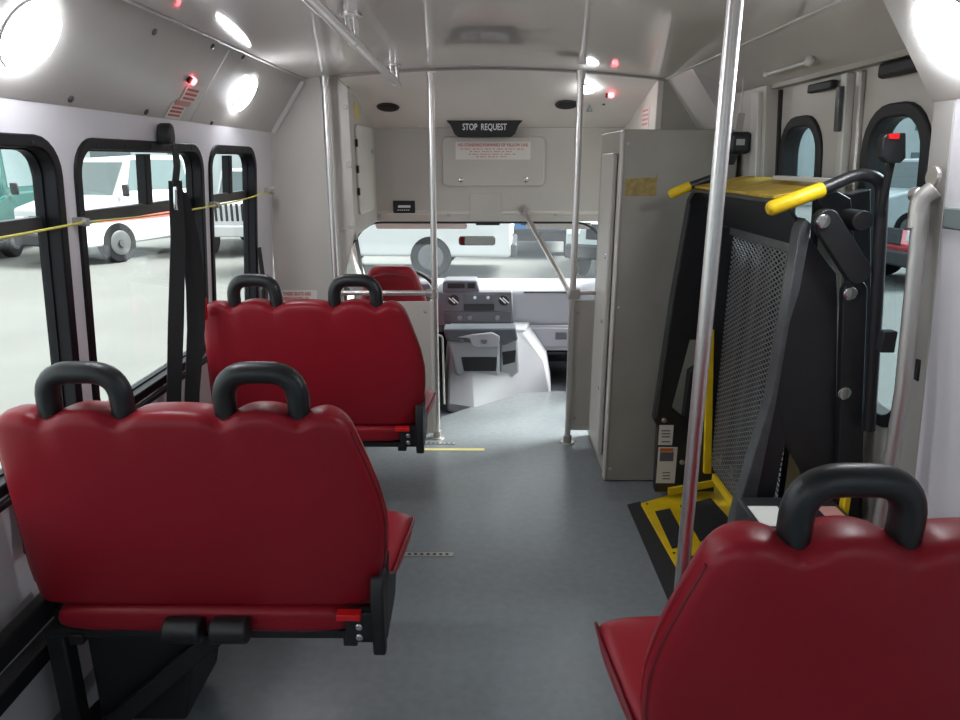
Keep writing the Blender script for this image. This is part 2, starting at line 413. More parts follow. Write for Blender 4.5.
# front bulkheads, header
bm = B()
hp = []
for i in range(N + 1):
    x = -CE + 2 * CE * i / N; hp.append(x)
top = [bm.verts.new((x, YF, ceil_z(x) - 0.006)) for x in hp]; bot = [bm.verts.new((x, 4.70, 1.768)) for x in hp]
top2 = [bm.verts.new((x, YF, ceil_z(x) + 0.04)) for x in hp]; bot2 = [bm.verts.new((x, 4.74, 1.81)) for x in hp]
for i in range(N):
    bm.faces.new([top[i], top[i + 1], bot[i + 1], bot[i]]); bm.faces.new([top2[i], bot2[i], bot2[i + 1], top2[i + 1]])
    bm.faces.new([top[i], top2[i], top2[i + 1], top[i + 1]]); bm.faces.new([bot[i], bot[i + 1], bot2[i + 1], bot2[i]])
structure(obj('wall_front', bm, m_header))
bm = B(); box(bm, -0.98, 0.98, 4.70, 4.75, 1.176, 1.80); structure(obj('wall_front', bm, m_panel))
bm = B(); box(bm, -0.74, 0.90, 4.692, 4.70, 1.755, 1.769); structure(obj('trim_9', bm, m_cove))
# left bulkhead: panel facing the saloon and the side panel over the driver
bm = B(); prism(bm, [(-1.18, -0.1), (-0.83, -0.1), (-0.80, 0.9), (-0.715, 1.20), (-0.715, 1.93), (-0.78, 1.99), (-1.18, 1.99)], XZ, 3.86, 3.90); structure(obj('wall_front', bm, m_panel, bevel=0.004))
bm = B(); prism(bm, [(3.902, 1.14), (3.98, 1.165), (4.698, 1.178), (4.698, 1.77), (3.91, 1.945), (3.902, 1.945)], YZ, -0.755, -0.716); structure(obj('wall_front', bm, m_panel, bevel=0.004))
# cab side on the left with the driver's door window
structure(plate('wall_left', [(3.88, -0.2), (5.6, -0.2), (5.6, 0.62), (4.95, 1.2), (4.75, 1.25), (3.88, 1.25)], [[(4.2, 0.62), (5.3, 0.62), (4.85, 1.12), (4.2, 1.12)]], YZ, -1.0, -0.96, m_header))
bm = B(); prism(bm, [(4.2, 0.62), (5.3, 0.62), (4.85, 1.12), (4.2, 1.12)], YZ, -0.985, -0.98); structure(obj('window_8', bm, m_gl))
bm = B(); tube(bm, rounded_path([(-0.95, 4.62, 0.60), (-0.95, 4.66, 0.95), (-0.93, 4.72, 1.14)], .08), 0.018, 10); structure(obj('trim_10', bm, m_black))
# right cab side: panel over the step well, passenger entry with glass door
bm = B(); prism(bm, [(3.87, 1.62), (4.70, 1.62), (4.70, 1.79), (3.89, 1.975), (3.87, 1.975)], YZ, 0.90, 0.93); structure(obj('wall_right', bm, m_header, bevel=0.003))
bm = B(); box(bm, 0.93, 1.22, 3.87, 3.90, 1.55, 2.02); structure(obj('wall_front', bm, m_cabinet))
bm = B(); box(bm, 1.12, 1.16, 4.62, 5.6, -0.5, 0.62); box(bm, 1.12, 1.16, 4.62, 4.76, 0.6, 1.70); structure(obj('wall_right', bm, m_header))
e = bpy.data.objects.new('door_3', None); e.location = (1.12, 4.24, -0.4); C.objects.link(e); structure(e)
for (a, b) in ((3.88, 4.235), (4.245, 4.6)):
    ring('door_frame', rrect(a - 4.24, b - 4.24, 0.02, 1.98, .03), rrect(a - 4.2, b - 4.28, 0.07, 1.93, .03), YZ, -0.02, 0.02, m_black, e)
    bm = B(); prism(bm, rrect(a - 4.2, b - 4.28, 0.07, 1.93, .03), YZ, -0.003, 0.003); obj('pane', bm, m_gl, e)
bm = B(); box(bm, 0.93, 1.16, 3.87, 4.75, 1.60, 1.66); structure(obj('wall_right', bm, m_header))
# cab roof strip, windscreen and its surround
def ws(a, t, d): return (a * (1 + 0.10 * t), 4.73 + 0.82 * t + d * 0.55, 1.20 - 0.60 * t + d * 0.8)
outer = [(-1.1, -0.05), (1.1, -0.05), (1.1, 1.05), (-1.1, 1.05)]
scr = rrect(-0.90, 0.90, 0.01, 1.0, 0.10)
structure(plate('wall_front', outer, [rrect(-0.885, 0.885, 0.025, 0.985, 0.09)], ws, 0.0, 0.05, m_header))
ring('window_9', rrect(-0.90, 0.90, 0.01, 1.0, 0.10), rrect(-0.875, 0.875, 0.035, 0.975, 0.08), ws, -0.008, 0.0, m_black)['kind'] = 'structure'
bm = B(); prism(bm, rrect(-0.89, 0.89, 0.02, 0.99, 0.09), ws, 0.02, 0.026); structure(obj('window_9', bm, m_gl))
bm = B(); tube(bm, rounded_path([(-0.93, 4.735, .98), (-0.79, 4.71, 1.168), (.70, 4.71, 1.168), (.84, 4.735, .98)], .10), .007, 8); structure(obj('trim_15', bm, m_black))
bm = B(); box(bm, -0.06, 0.10, 4.705, 4.73, 1.150, 1.168); structure(obj('trim_11', bm, m_black, bevel=0.004))
bm = B(); box(bm, -1.15, 1.15, 5.62, 5.68, -0.3, 0.60); structure(obj('wall_front', bm, m_carpet))
# outside ground
bm = B(); box(bm, -60, 60, -15, 110, -0.80, -0.75); structure(obj('ground', bm, m_ground))
# nose of the bus in front of the screen
bm = B(); prism(bm, [(5.68, 0.60), (6.6, 0.42), (6.75, 0.2), (6.75, -0.3), (5.68, -0.3)], YZ, -0.85, 0.85); structure(obj('bonnet', bm, mat('white_bus_paint', (0.72, 0.73, 0.74), 0.25), bevel=0.04)); bpy.data.objects['bonnet'].name = 'wall_front'

# ================================================================== SEATS
def superring(cx, cy, hx0, hx1, hy, n=40, e=0.42):
    out = []
    for k in range(n):
        t = 2 * PI * k / n; c, s = math.cos(t), math.sin(t)
        sx = math.copysign(abs(c) ** e, c); sy = math.copysign(abs(s) ** (e + .25), s)
        out.append((cx + (hx1 if sx > 0 else hx0) * abs(sx) * (1 if sx > 0 else -1), cy + hy * sy))
    return out
def loft(rings_, name, m, parent, sub=1, disp=None):
    bm = B(); R_ = []
    for rg in rings_: R_.append([bm.verts.new(disp(p) if disp else p) for p in rg])
    n = len(R_[0])
    for a, b in zip(R_, R_[1:]):
        for k in range(n): bm.faces.new([a[k], a[(k + 1) % n], b[(k + 1) % n], b[k]])
    bm.faces.new(R_[0][::-1]); bm.faces.new(R_[-1])
    o = obj(name, bm, m, parent, ang=180)
    if sub:
        md = o.modifiers.new('sub', 'SUBSURF'); md.levels = sub; md.render_levels = sub
    return o
def interp(tab, z):
    for (a, va), (b, vb) in zip(tab, tab[1:]):
        if z <= b:
            t = max(0, (z - a) / (b - a)); t = t * t * (3 - 2 * t) if False else t
            return va + (vb - va) * t
    return tab[-1][1]
# half widths over height, aisle side (+) and wall side (-)
AISLE = [(0.49, 0.415), (0.55, 0.425), (0.66, 0.443), (0.74, 0.445), (0.82, 0.432), (0.90, 0.408), (0.96, 0.387), (1.03, 0.368)]
WALLS = [(0.49, 0.452), (0.6, 0.455), (0.9, 0.44), (1.03, 0.43)]
POSTS = (-0.22, 0.178)
def rear_y(z): return 0.0 - 0.14 * (z - 0.5)
def make_seat(s, label, loc, wcut=0.0):
    """s = +1: aisle on the +x side"""
    t = thing('bus_seat', label, 'seat', loc)
    TH, RR = 0.112, 0.034
    prof = []
    for k in range(4): a_ = PI / 2 * k / 3; prof.append((.018 * (1 - math.sin(a_)), None, .492 + .018 * (1 - math.cos(a_))))
    prof = [(TH / 2, None, .492), (.03, None, .492), (.009, None, .495), (.001, None, .504)]
    prof += [(0.0, (k / 11.0), None) for k in range(12)]
    arc = [(RR * (1 - math.cos(PI / 2 * k / 6)), math.sin(PI / 2 * k / 6)) for k in range(1, 7)]
    prof += [(d_, 'top', h_) for d_, h_ in arc] + [(TH / 2, 'top', 1.08)] + [(TH - d_, 'top', h_) for d_, h_ in arc[::-1]]
    prof += [(TH, (1 - k / 11.0), None) for k in range(12)]
    prof += [(TH - .009, None, .495), (TH - .03, None, .492)]
    NS = 110; rows = []
    def bumps(xl):
        f = 0
        for px_ in POSTS:
            for q in (-0.083, 0.083): f -= math.exp(-((xl - px_ - q) / 0.030) ** 2)
            f += 0.45 * math.exp(-((xl - px_) / 0.048) ** 2)
        return f + 0.30 * math.exp(-((xl + .02) / 0.07) ** 2)
    for i in range(NS + 1):
        q = -math.cos(PI * i / NS); q = q * .35 + (2 * i / NS - 1) * .65
        aq = abs(q); th = max(.10, (1 - aq ** 9) ** (1 / 3.0)); cor = max(0, (aq - .86) / .14)
        ztop = 1.031 - 0.055 * (1 - math.sqrt(max(0, 1 - cor * cor * .98)))
        row = []
        for dy, kk, zz in prof:
            if kk is None: z = zz + .03 * max(0, (aq - .93) / .07) ** 2
            elif kk == 'top': z = ztop - RR + RR * zz
            else: z = .51 + (ztop - RR - .51) * kk
            hw = (interp(AISLE, z) + wcut * .25) if q > 0 else (interp(WALLS, z) - wcut)
            xl = q * hw; f = bumps(xl)
            kz = max(0, min(1, (z - 0.90) / 0.12)) ** 2
            y = rear_y(z) + TH / 2 + (dy - TH / 2) * th
            if dy < TH / 2 and f < 0: y += .007 * -f * kz
            if dy < .01: y -= 0.010 * math.cos(aq * PI / 2) * math.sin(max(0, min(1, (z - .5) / .5)) * PI)
            row.append((xl * s, y, z + .017 * f * kz))
        rows.append(row)
    bm = B(); VV = [[bm.verts.new(p_) for p_ in row] for row in rows]; n_ = len(prof)
    for a_, b_ in zip(VV, VV[1:]):
        for k in range(n_): bm.faces.new([a_[k], a_[(k + 1) % n_], b_[(k + 1) % n_], b_[k]])
    bm.faces.new(VV[0][::-1]); bm.faces.new(VV[-1])
    obj('backrest', bm, m_red, t, ang=75)
    # seam following the back panel
    pts = []
    for i in range(24):
        z = 0.55 + 0.43 * i / 23; pts.append(((interp(AISLE, z) + wcut * .25 - 0.004) * s, rear_y(z) + 0.034, z))
    pts2 = []
    for i in range(24):
        z = 0.55 + 0.43 * i / 23; pts2.append((-(interp(WALLS, z) - wcut - 0.004) * s, rear_y(z) + 0.034, z))
    bm = B(); tube(bm, pts, 0.0035, 6); obj('seam', bm, m_seam, t)
    bm = B(); tube(bm, pts2, 0.0035, 6); obj('seam', bm, m_seam, t)
    # cushion: lofted along depth
    rg = []
    for y, zc, hz, e0, e1 in ((-0.012, .458, .022, .38, .34), (-0.004, .458, .034, .395, .355), (0.03, .458, .043, .405, .37), (.10, .455, .048, .40, .40), (.2, .455, .05, .42, .43), (.32, .458, .052, .425, .445), (.42, .462, .058, .425, .455), (.475, .460, .058, .42, .455), (.50, .456, .046, .41, .448), (.508, .454, .026, .39, .43)):
        rg.append([(x * s, y, z) for x, z in superring(0, zc, e0, e1, hz, 36, 0.34)])
    loft(rg, 'cushion', m_red, t, 1)
    bm = B(); tube(bm, [(0.425 * s, .12, .475), (0.444 * s, .3, .485), (0.459 * s, .44, .487), (0.455 * s, .5, .475), (.445 * s, .508, .45)], 0.004, 6); obj('seam', bm, m_seam, t)
    # grab handles
    for px_ in POSTS:
        yb = rear_y(1.03) + 0.056
        pts = rounded_path([((px_ - .083) * s, yb, 0.985), ((px_ - .083) * s, yb - .004, 1.116), ((px_ + .083) * s, yb - .004, 1.116), ((px_ + .083) * s, yb, 0.985)], .066, 8)
        bm = B(); tube(bm, pts, 0.0255, 18); obj('grab_handle', bm, m_plastic, t)
    # hinge bracket, recliner cover and seat-belt bits on the aisle side
    bm = B(); prism(bm, [(-.045, .36), (-.015, .36), (.0, .50), (-.005, .56), (-.03, .575), (-.05, .54), (-.052, .45)], YZ, .405 * s, .437 * s); bmesh.ops.translate(bm, vec=(0, 0, .028), verts=bm.verts[:]); obj('hinge_bracket', bm, m_black, t, bevel=0.006)
    bm = B(); prism(bm, [(.0, .40), (.16, .42), (.2, .47), (.1, .53), (.02, .6), (.0, .58)], YZ, .418 * s, .436 * s); obj('side_plate', bm, m_black, t, bevel=0.006)
    bm = B(); tube(bm, rounded_path([(.425 * s, .02, .47), (.432 * s, .05, .62), (.425 * s, .09, .60)], .03), 0.009, 8); obj('belt_buckle_stalk', bm, m_black, t)
    bm = B()
    for q in (0, 1): disc(bm, (.372 * s, -.03, .435 + .03 * q), (0, -1, 0), .010, .006, 10, .004)
    o = obj('bolt', bm, m_chrome, t)
    bm = B(); box(bm, .335 * s, .405 * s, -.03, .0, .415, .50); obj('hinge_block', bm, m_black, t, bevel=0.004)
    bm = B(); box(bm, .318 * s, .378 * s, -.042, -.015, .486, .503); tag(obj('release_tab', bm, m_bright_red, t, bevel=0.002), 'bright red tab at the hinge')
    # latch rolls under the back
    for q in (-0.115, 0.0):
        bm = B(); tube(bm, [((q + .008) * s, -.035, .455), ((q + .1) * s, -.035, .455)], .033, 16); obj('latch_roll', bm, m_plastic, t, bevel=.006)
    # frame and legs
    bm = B(); box(bm, -.44 * s, .40 * s, .01, .04, .395, .418); box(bm, -.44 * s, .40 * s, .40, .435, .385, .42)
    for q in (-.36, -.02, .34): box(bm, (q - .018) * s, (q + .018) * s, .0, .43, .38, .41)
    obj('seat_frame', bm, m_black, t, bevel=0.004)
    bm = B(); beam(bm, (-.43 * s, .06, .395), (-.43 * s, .36, .395), .04, .09)
    beam(bm, (-.44 * s, .06, .02), (-.44 * s, .06, .40), .05, .05); beam(bm, (-.44 * s, .36, .02), (-.44 * s, .36, .40), .05, .05)
    beam(bm, (-.46 * s, .0, .012), (-.36 * s, .45, .012), .12, .022)
    obj('wall_side_base', bm, m_black, t, bevel=0.006)
    for yy in (.06, .36):
        bm = B(); beam(bm, (-.40 * s, yy, .03), (.0, yy, .39), .035, .05); obj('leg', bm, m_black, t, bevel=0.005)
    bm = B(); prism(bm, [(-.40 * s, .05), (-.16 * s, .05), (-.1 * s, .33), (-.40 * s, .37)], XZ, .10, .34); obj('folding_mechanism', bm, m_black, t, bevel=0.01)
    return t
seatA = make_seat(1, 'nearest red vinyl double seat on the left with two black grab handles', (-0.680, 1.49, 0))
seatB = dup(seatA, (-0.69, 2.72, 0), label='red vinyl double seat further forward on the left, in front of the driver partition')
seatC = make_seat(-1, 'red vinyl double seat cut off by the lower right corner, before the lift', (0.730, 0.96, 0), .06)
for s_ in (seatA, seatB, seatC): s_['group'] = 'red vinyl double seats'

# driver's seat
t = thing('driver_seat', 'red driver seat with rounded headrest behind the steering wheel', 'seat', (-0.585, 4.40, -0.06))
rg = []
for z in [0.40, .44, .52, .62, .72, .80, .86, .90, .93, .955, .975, .988, .994]:
    d = max(0, (z - .90) / .095); sh = 1 - math.sqrt(max(0, 1 - d * d * .97))
    hx = interp([(.4, .235), (.7, .235), (.82, .20), (.90, .175), (.994, .15)], z) - .06 * sh
    rg.append([(x, y, z) for x, y in superring(0, -0.12 * (z - .4), hx, hx, .07 * (1 - .75 * sh), 32, .5)])
loft(rg, 'backrest', m_red, t)
bm = B(); box(bm, -.25, .25, .0, .5, .34, .46); obj('cushion', bm, m_red, t, bevel=.04, seg=4)
bm = B(); box(bm, -.2, .2, .02, .45, .002, .34); obj('seat_base', bm, m_black, t, bevel=.02)
bm = B(); tube(bm, rounded_path([(-.155, -.145, .80), (-.15, -.15, .93), (0, -.155, .955), (.15, -.15, .93), (.155, -.145, .80)], .06), .005, 8); obj('piping', bm, m_seam, t)

# ================================================================== POLES AND RAILS
def pole(label, x, y, ztop, loc_z=0.0, r=0.0175):
    t = thing('grab_pole', label, 'pole', (x, y, loc_z))
    bm = B(); tube(bm, [(0, 0, 0.0), (0, 0, ztop - loc_z)], r, 20); obj('pole_tube', bm, m_steel, t)
    bm = B(); disc(bm, (0, 0, ztop - loc_z - .012), (0, 0, 1), .026, .012, 20); disc(bm, (0, 0, ztop - loc_z - .045), (0, 0, 1), .022, .036, 20); obj('top_flange', bm, m_steel, t)
    bm = B(); disc(bm, (0, 0, 0), (0, 0, 1), .042, .008, 24, r2=.038); disc(bm, (0, 0, .006), (0, 0, 1), .024, .04, 20); obj('base_flange', bm, m_alu, t)
    return t
pole('slim steel pole at the left bulkhead beside the wall', -0.818, 3.775, 1.978)
pole('slim steel pole on the aisle end of the driver partition', -0.277, 3.79, 2.0)
pole('slim steel pole on the small panel by the entry steps', 0.478, 3.72, 2.0)
pole('thick foreground steel pole crossing in front of the wheelchair lift', 0.521, 1.60, 2.01)
# overhead rail
t = thing('overhead_handrail', 'steel handrail hung lengthwise under the ceiling left of centre', 'handrail', (-0.445, 2.2, 1.94))
bm = B(); tube(bm, [(.052, -2.0, 0), (0, 1.60, 0)], .0165, 18); obj('rail_tube', bm, m_steel, t)
bm = B(); disc(bm, (0, 1.598, 0), (0, 1, 0), .0165, .004, 18, .006); obj('end_cap', bm, m_alu, t)
for yy in (-1.3, .24, 1.47):
    bm = B(); zt = ceil_z(-.43) - 1.94; ox = .052 * (1.6 - yy) / 3.6
    tube(bm, [(ox - .012, yy, .012), (ox - .02, yy, zt)], .008, 10); tube(bm, [(ox + .012, yy, .012), (ox + .006, yy, zt)], .008, 10)
    disc(bm, (ox - .006, yy, zt - .006), (0, 0, 1), .036, .006, 20); tube(bm, [(ox, yy - .018, 0), (ox, yy + .018, 0)], .0195, 16)
    obj('hanger_bracket', bm, m_steel, t)
# driver partition: panel with rail
t = thing('driver_partition', 'light grey partition panel with steel top rail behind the driver', 'partition', (-0.55, 3.79, 0))
bm = B(); box(bm, -.26, .262, -.006, .006, .03, .815); obj('partition_panel', bm, m_panel, t, bevel=.003)
bm = B(); box(bm, .246, .268, -.018, .018, .03, .825); obj('edge_channel', bm, m_trim, t, bevel=.003)
bm = B(); tube(bm, [(-.268, 0, .862), (.262, 0, .862)], .0145, 16); obj('top_rail', bm, m_steel, t)
for xx in (-.262, .258):
    bm = B(); tube(bm, [(xx - .03, 0, .862), (xx + .03, 0, .862)], .022, 14); tube(bm, [(xx + (.006 if xx < 0 else .012), 0, .835), (xx + (.006 if xx < 0 else .012), 0, .892)], .023, 14); obj('tee_clamp', bm, m_alu, t, bevel=.003)
for xx, zz in ((.215, .76), (.215, .1), (-.2, .76)): bm = B(); disc(bm, (xx, -.006, zz), (0, -1, 0), .009, .003, 10, .003); obj('screw', bm, m_alu, t)
bm = B(); tube(bm, rounded_path([(.275, .01, .62), (.31, .03, .61), (.315, .03, .2)], .03), .006, 8); obj('cable', bm, m_trim, t)
# entry panel
t = thing('entry_panel', 'narrow light grey modesty panel between the entry step pole and the cabinet', 'partition', (0.548, 3.752, 0))
bm = B(); box(bm, -.056, .056, -.008, .008, .10, .83); obj('modesty_panel', bm, m_panel, t, bevel=.003)
bm = B(); box(bm, -.056, .060, -.012, .012, .07, .10); obj('bottom_rail', bm, m_trim, t)
bm = B(); tube(bm, [(-.06, 0, .872), (.06, 0, .872)], .013, 14); obj('top_rail', bm, m_steel, t)
bm = B(); box(bm, -.094, -.03, -.05, .01, .842, .90); obj('tee_clamp', bm, m_alu, t, bevel=.008)
for zz in (.14, .76): bm = B(); disc(bm, (-.03, -.008, zz), (0, -1, 0), .009, .003, 10, .003); obj('screw', bm, m_alu, t)
# diagonal rail
t = thing('diagonal_grab_rail', 'steel rail slanting from the header down to the entry pole', 'handrail', (0, 0, 0))
a = on_y(525, 213, 4.62); b = on_y(574, 297, 3.80)
bm = B(); tube(bm, [(a[0], 4.62, a[1]), (b[0] - .01, 3.80, b[1])], .0155, 16); obj('rail_tube', bm, m_steel, t)
bm = B(); tube(bm, [(a[0], 4.60, a[1]), (a[0] - .005, 4.69, a[1] + .01)], .02, 12); disc(bm, (a[0] - .005, 4.69, a[1] + .01), (0, 1, 0), .034, .008, 16); obj('wall_bracket', bm, m_alu, t)

# ================================================================== CABINET ON THE RIGHT
t = thing('equipment_cabinet', 'tall grey metal cabinet standing before the wheelchair lift, ochre stain on its face', 'cabinet', (0.615, 3.22, 0))
bm = B(); box(bm, 0, .51, 0, .62, .004, 1.70); obj('cabinet_body', bm, m_cabinet, t, bevel=.006)
bm = B(); box(bm, -.010, .004, -.006, .055, .006, 1.695); obj('corner_trim', bm, m_panel, t, bevel=.006)
bm = B(); box(bm, -.03, -.004, .10, .40, .10, 1.60); obj('side_door', bm, m_panel, t, bevel=.008)
for zz in (.45, 1.12, .8): bm = B(); disc(bm, (-.03, .15, zz), (-1, 0, 0), .011, .004, 12, .003); obj('door_screw', bm, m_chrome, t)
for zz in (.07, .9, 1.64): bm = B(); disc(bm, (.02, -.001, zz), (0, -1, 0), .008, .003, 10, .003); obj('rivet', bm, m_panel, t)
q0 = on_y(625, 180, 3.219); q1 = on_y(656, 196, 3.219)
bm = B(); prism(bm, [(q0[0] - .615 + .005, q1[1]), (q1[0] - .615, q1[1]), (q1[0] - .615, q0[1] + .03), (q1[0] - .622, q0[1] + .012), (q0[0] - .615, q0[1] + .005)], XZ, -.0012, .0); tag(obj('glue_stain', bm, m_ochre, t), 'ochre patch of old glue on the cabinet face')

# ================================================================== WHEELCHAIR LIFT
LY, FY = 2.05, 3.02
L = thing('wheelchair_lift', 'black and yellow folding wheelchair lift stowed upright at the side doors', 'wheelchair lift', (0.95, 2.5, 0.0))
Lo = Vector(L.location)
def lmap(plane):
    if plane == 'y': return lambda a, b, t: (a - Lo.x, t - Lo.y, b)
    if plane == 'x': return lambda a, b, t: (t - Lo.x, a - Lo.y, b)
    return lambda a, b, t: (a - Lo.x, b - Lo.y, t)
def lpoly(name, px_, y, t0, t1, m, bevel=0.003, label=None):
    bm = B(); prism(bm, [on_y(u, v, y) for u, v in px_], lmap('y'), y + t0, y + t1); o = obj(name, bm, m, L, bevel=bevel)
    if label: o['label'] = label
    return o
# near tower
lpoly('gusset_panel', [(809, 232), (842, 275), (843, 300), (841, 470), (838, 640), (800, 640), (806, 478), (786, 440), (776, 405), (790, 320), (800, 262)], LY, .03, .05, m_lift)
lpoly('diagonal_arm', [(800, 230), (806, 218), (812, 224), (800, 290), (790, 322), (776, 405), (752, 520), (734, 620), (718, 620), (735, 520), (771, 400), (789, 300)], LY, .0, .06, m_liftg, label='worn grey steel arm edge')
lpoly('lower_arm', [(776, 405), (787, 442), (772, 520), (760, 600), (738, 600), (752, 520)], LY, .01, .05, m_lift)
def cap(name, p, q, r, t0, t1, m, y=LY):
    a = Vector(on_y(*p, y)); b = Vector(on_y(*q, y)); d = (b - a).normalized(); n = Vector((-d.y, d.x)); pts = []
    for k in range(13): th = PI / 2 + PI * k / 12; pts.append(a + (d * math.cos(th) + n * math.sin(th)) * r)
    for k in range(13): th = -PI / 2 + PI * k / 12; pts.append(b + (d * math.cos(th) + n * math.sin(th)) * r)
    bm = B(); prism(bm, [(v.x, v.y) for v in pts], lmap('y'), y + t0, y + t1); return obj(name, bm, m, L, bevel=.003)
cap('upper_link', (822, 221), (853, 270), .036, -.035, -.005, m_lift)
cap('vertical_link', (855, 292), (846, 560), .036, -.004, .024, m_lift)
for k, (u, v) in enumerate(((822, 221), (854, 295), (848, 396))):
    a = on_y(u, v, LY - .03); bm = B(); disc(bm, (a[0] - Lo.x, LY - (.035 if k == 0 else .004) - Lo.y, a[1]), (0, -1, 0), .020, .006, 24, .003); o = obj('pivot_pin', bm, m_chrome, L)
a = on_y(849, 219, LY + .05); bm = B(); tube(bm, [(a[0] - Lo.x, LY - .03 - Lo.y, a[1]), (a[0] - Lo.x, LY + .12 - Lo.y, a[1])], .030, 20); obj('stop_roller', bm, m_black, L, bevel=.004)
lpoly('upper_bracket', [(826, 200), (848, 192), (862, 200), (866, 262), (845, 240), (836, 215)], LY, .06, .10, m_lift)
lpoly('mast', [(862, 196), (884, 190), (884, 300), (876, 420), (870, 640), (843, 640), (850, 470), (858, 420), (864, 300)], LY, .07, .12, m_lift)
# far tower
lpoly('far_tower', [(690, 200), (694, 193), (702, 191), (716, 196), (722, 230), (716, 340), (690, 340), (672, 408), (684, 418), (690, 372), (716, 355), (714, 492), (655, 492), (658, 428), (654, 420), (672, 300)], FY, .0, .05, m_lift)
bm = B(); p = [on_y(690, 204, FY), on_y(673, 300, FY), on_y(656, 418, FY)]
for a, b in zip(p, p[1:]): beam(bm, (a[0] - Lo.x, FY - .004 - Lo.y, a[1]), (b[0] - Lo.x, FY - .004 - Lo.y, b[1]), .008, .008)
obj('tower_edge', bm, m_liftg, L)
def card(name, u0, v0, u1, v1, y, m, par=L, t=.002, d=0.0):
    a = on_y(u0, v0, y); b = on_y(u1, v1, y); bm = B(); box(bm, a[0] - Lo.x, b[0] - Lo.x, y - t - d - Lo.y, y - d - Lo.y, b[1], a[1]); return obj(name, bm, m, par)
st = card('instruction_sticker', 659.5, 425, 672, 445, FY, m_sticker)
for v in (430, 433, 436, 441): card('print_line', 661.5, v, 670, v + 1.2, FY, m_dashd, st, .0006, .002)
st = card('warning_sticker', 658.5, 447, 674.5, 483, FY, m_sticker)
card('warning_band', 660, 448, 673, 451.5, FY, m_orange, st, .0008, .002); card('warning_block', 660, 452, 673, 461, FY, m_dashd, st, .0008, .002)
for v in (472, 475, 478): card('print_line', 662.5, v, 670, v + 1.1, FY, m_dashd, st, .0006, .002)
for (u, v) in ((664, 420), (682, 462)):
    a = on_y(u, v, FY); bm = B(); disc(bm, (a[0] - Lo.x, FY - Lo.y, a[1]), (0, -1, 0), .012, .006, 16, .004); obj('bolt', bm, m_alu, L)
for (u0, v0, u1, v1, y, r) in ():
    pass
lpoly('yellow_edge_strip', [(708, 330), (714.5, 330), (711.5, 474), (704, 474)], FY - .21, .0, .02, m_yellow, label='yellow edge strip')
# handrails with yellow grips
def hand(y, g0, g1, rest, r=.0185):
    P3 = lambda q: (on_y(*q, y)[0] - Lo.x, y - Lo.y, on_y(*q, y)[1])
    bm = B(); tube(bm, rounded_path([P3(g1)] + [P3(q) for q in rest], .09, 8), r * .82, 16); h = obj('handrail', bm, m_lift, L)
    a, b = Vector(P3(g0)), Vector(P3(g1)); d = (b - a).normalized()
    bm = B(); tube(bm, [a, a + d * .006, a + d * .014, b - d * .004, b], r, 18, rs=[r * .6, r * .9, r, r, r * .93]); tag(obj('handrail_grip', bm, m_yellow, h), 'yellow grip')
hand(LY - .03, (767, 210), (823, 189), [(860, 173), (883, 180), (877, 300), (869, 430)], .0215)
hand(FY - .06, (669, 195), (690, 186), [(712, 178), (722, 180), (720, 240)], .020)
# top plate and folded platform
bm = B(); prism(bm, [(.862, 1.458), (1.085, 1.497), (1.085, 1.507), (.862, 1.468)], lmap('y'), 2.13, 2.99); obj('roll_stop_plate', bm, m_yellow_dull, L, bevel=.002)
bm = B(); box(bm, .85 - Lo.x, .875 - Lo.x, 2.12 - Lo.y, 3.0 - Lo.y, 1.444, 1.458); obj('roll_stop_hinge', bm, m_barf, L, bevel=.003)
bm = B(); box(bm, 1.00 - Lo.x, 1.04 - Lo.x, 2.05 - Lo.y, 2.50 - Lo.y, 1.505, 1.518); tag(obj('white_wear_strip', bm, m_trim, L, bevel=.002), 'white strip on the top plate')
bm = B(); prism(bm, [(.885, 1.446), (.90, 1.446), (1.0, 1.31), (.985, 1.31)], lmap('y'), 2.10, 2.985); obj('platform_end_flap', bm, m_lift, L, bevel=.003)
bm = B(); box(bm, .985 - Lo.x, 1.015 - Lo.x, 2.14 - Lo.y, 2.985 - Lo.y, 1.28, 1.315); obj('platform_cross_member', bm, m_liftg, L, bevel=.004)
def diamond_mesh(x, y0, y1, z0, z1, name, m, cw=.041, ch=.0195, w=.0036):
    bm = B(); sl = ch / cw
    Wd, Hd = y1 - y0, z1 - z0
    for sgn in (1, -1):
        k = -Hd / ch
        n0 = int(-Hd / sl / cw) - 1; n1 = int(Wd / cw) + 1
        for i in range(n0, n1 + 1):
            ya = i * cw; # line: y = ya + z/sl
            za, zb = 0.0, Hd
            if ya < 0: za = -ya * sl
            if ya + Hd / sl > Wd: zb = (Wd - ya) * sl
            if zb - za < .004: continue
            p = (ya + za / sl, za); q = (ya + zb / sl, zb)
            if sgn < 0: p = (Wd - p[0], p[1]); q = (Wd - q[0], q[1])
            beam(bm, (x - Lo.x, y0 + p[0] - Lo.y, z0 + p[1]), (x - Lo.x, y0 + q[0] - Lo.y, z0 + q[1]), w, w * .8, (1, 0, 0))
    return obj(name, bm, m, L, ang=20)
diamond_mesh(1.0, 2.15, 2.825, .27, 1.285, 'expanded_metal_platform', m_mesh)
for k, yy in enumerate((2.27, 2.40, 2.53, 2.66, 2.80, 2.92)):
    bm = B(); box(bm, 1.045 - Lo.x, 1.07 - Lo.x, yy - .022 - Lo.y, yy + .022 - Lo.y, .27, 1.28); obj('platform_rib', bm, m_liftg if k % 2 else m_lift, L, bevel=.004)
bm = B(); box(bm, 1.095 - Lo.x, 1.105 - Lo.x, 2.42 - Lo.y, 2.97 - Lo.y, .27, 1.3); obj('rear_platform_plate', bm, m_lift, L)
for yy in (2.845,):
    bm = B(); box(bm, .955 - Lo.x, 1.02 - Lo.x, yy - .015 - Lo.y, yy + .015 - Lo.y, .20, 1.31); obj('platform_side_rail', bm, m_lift, L, bevel=.003)
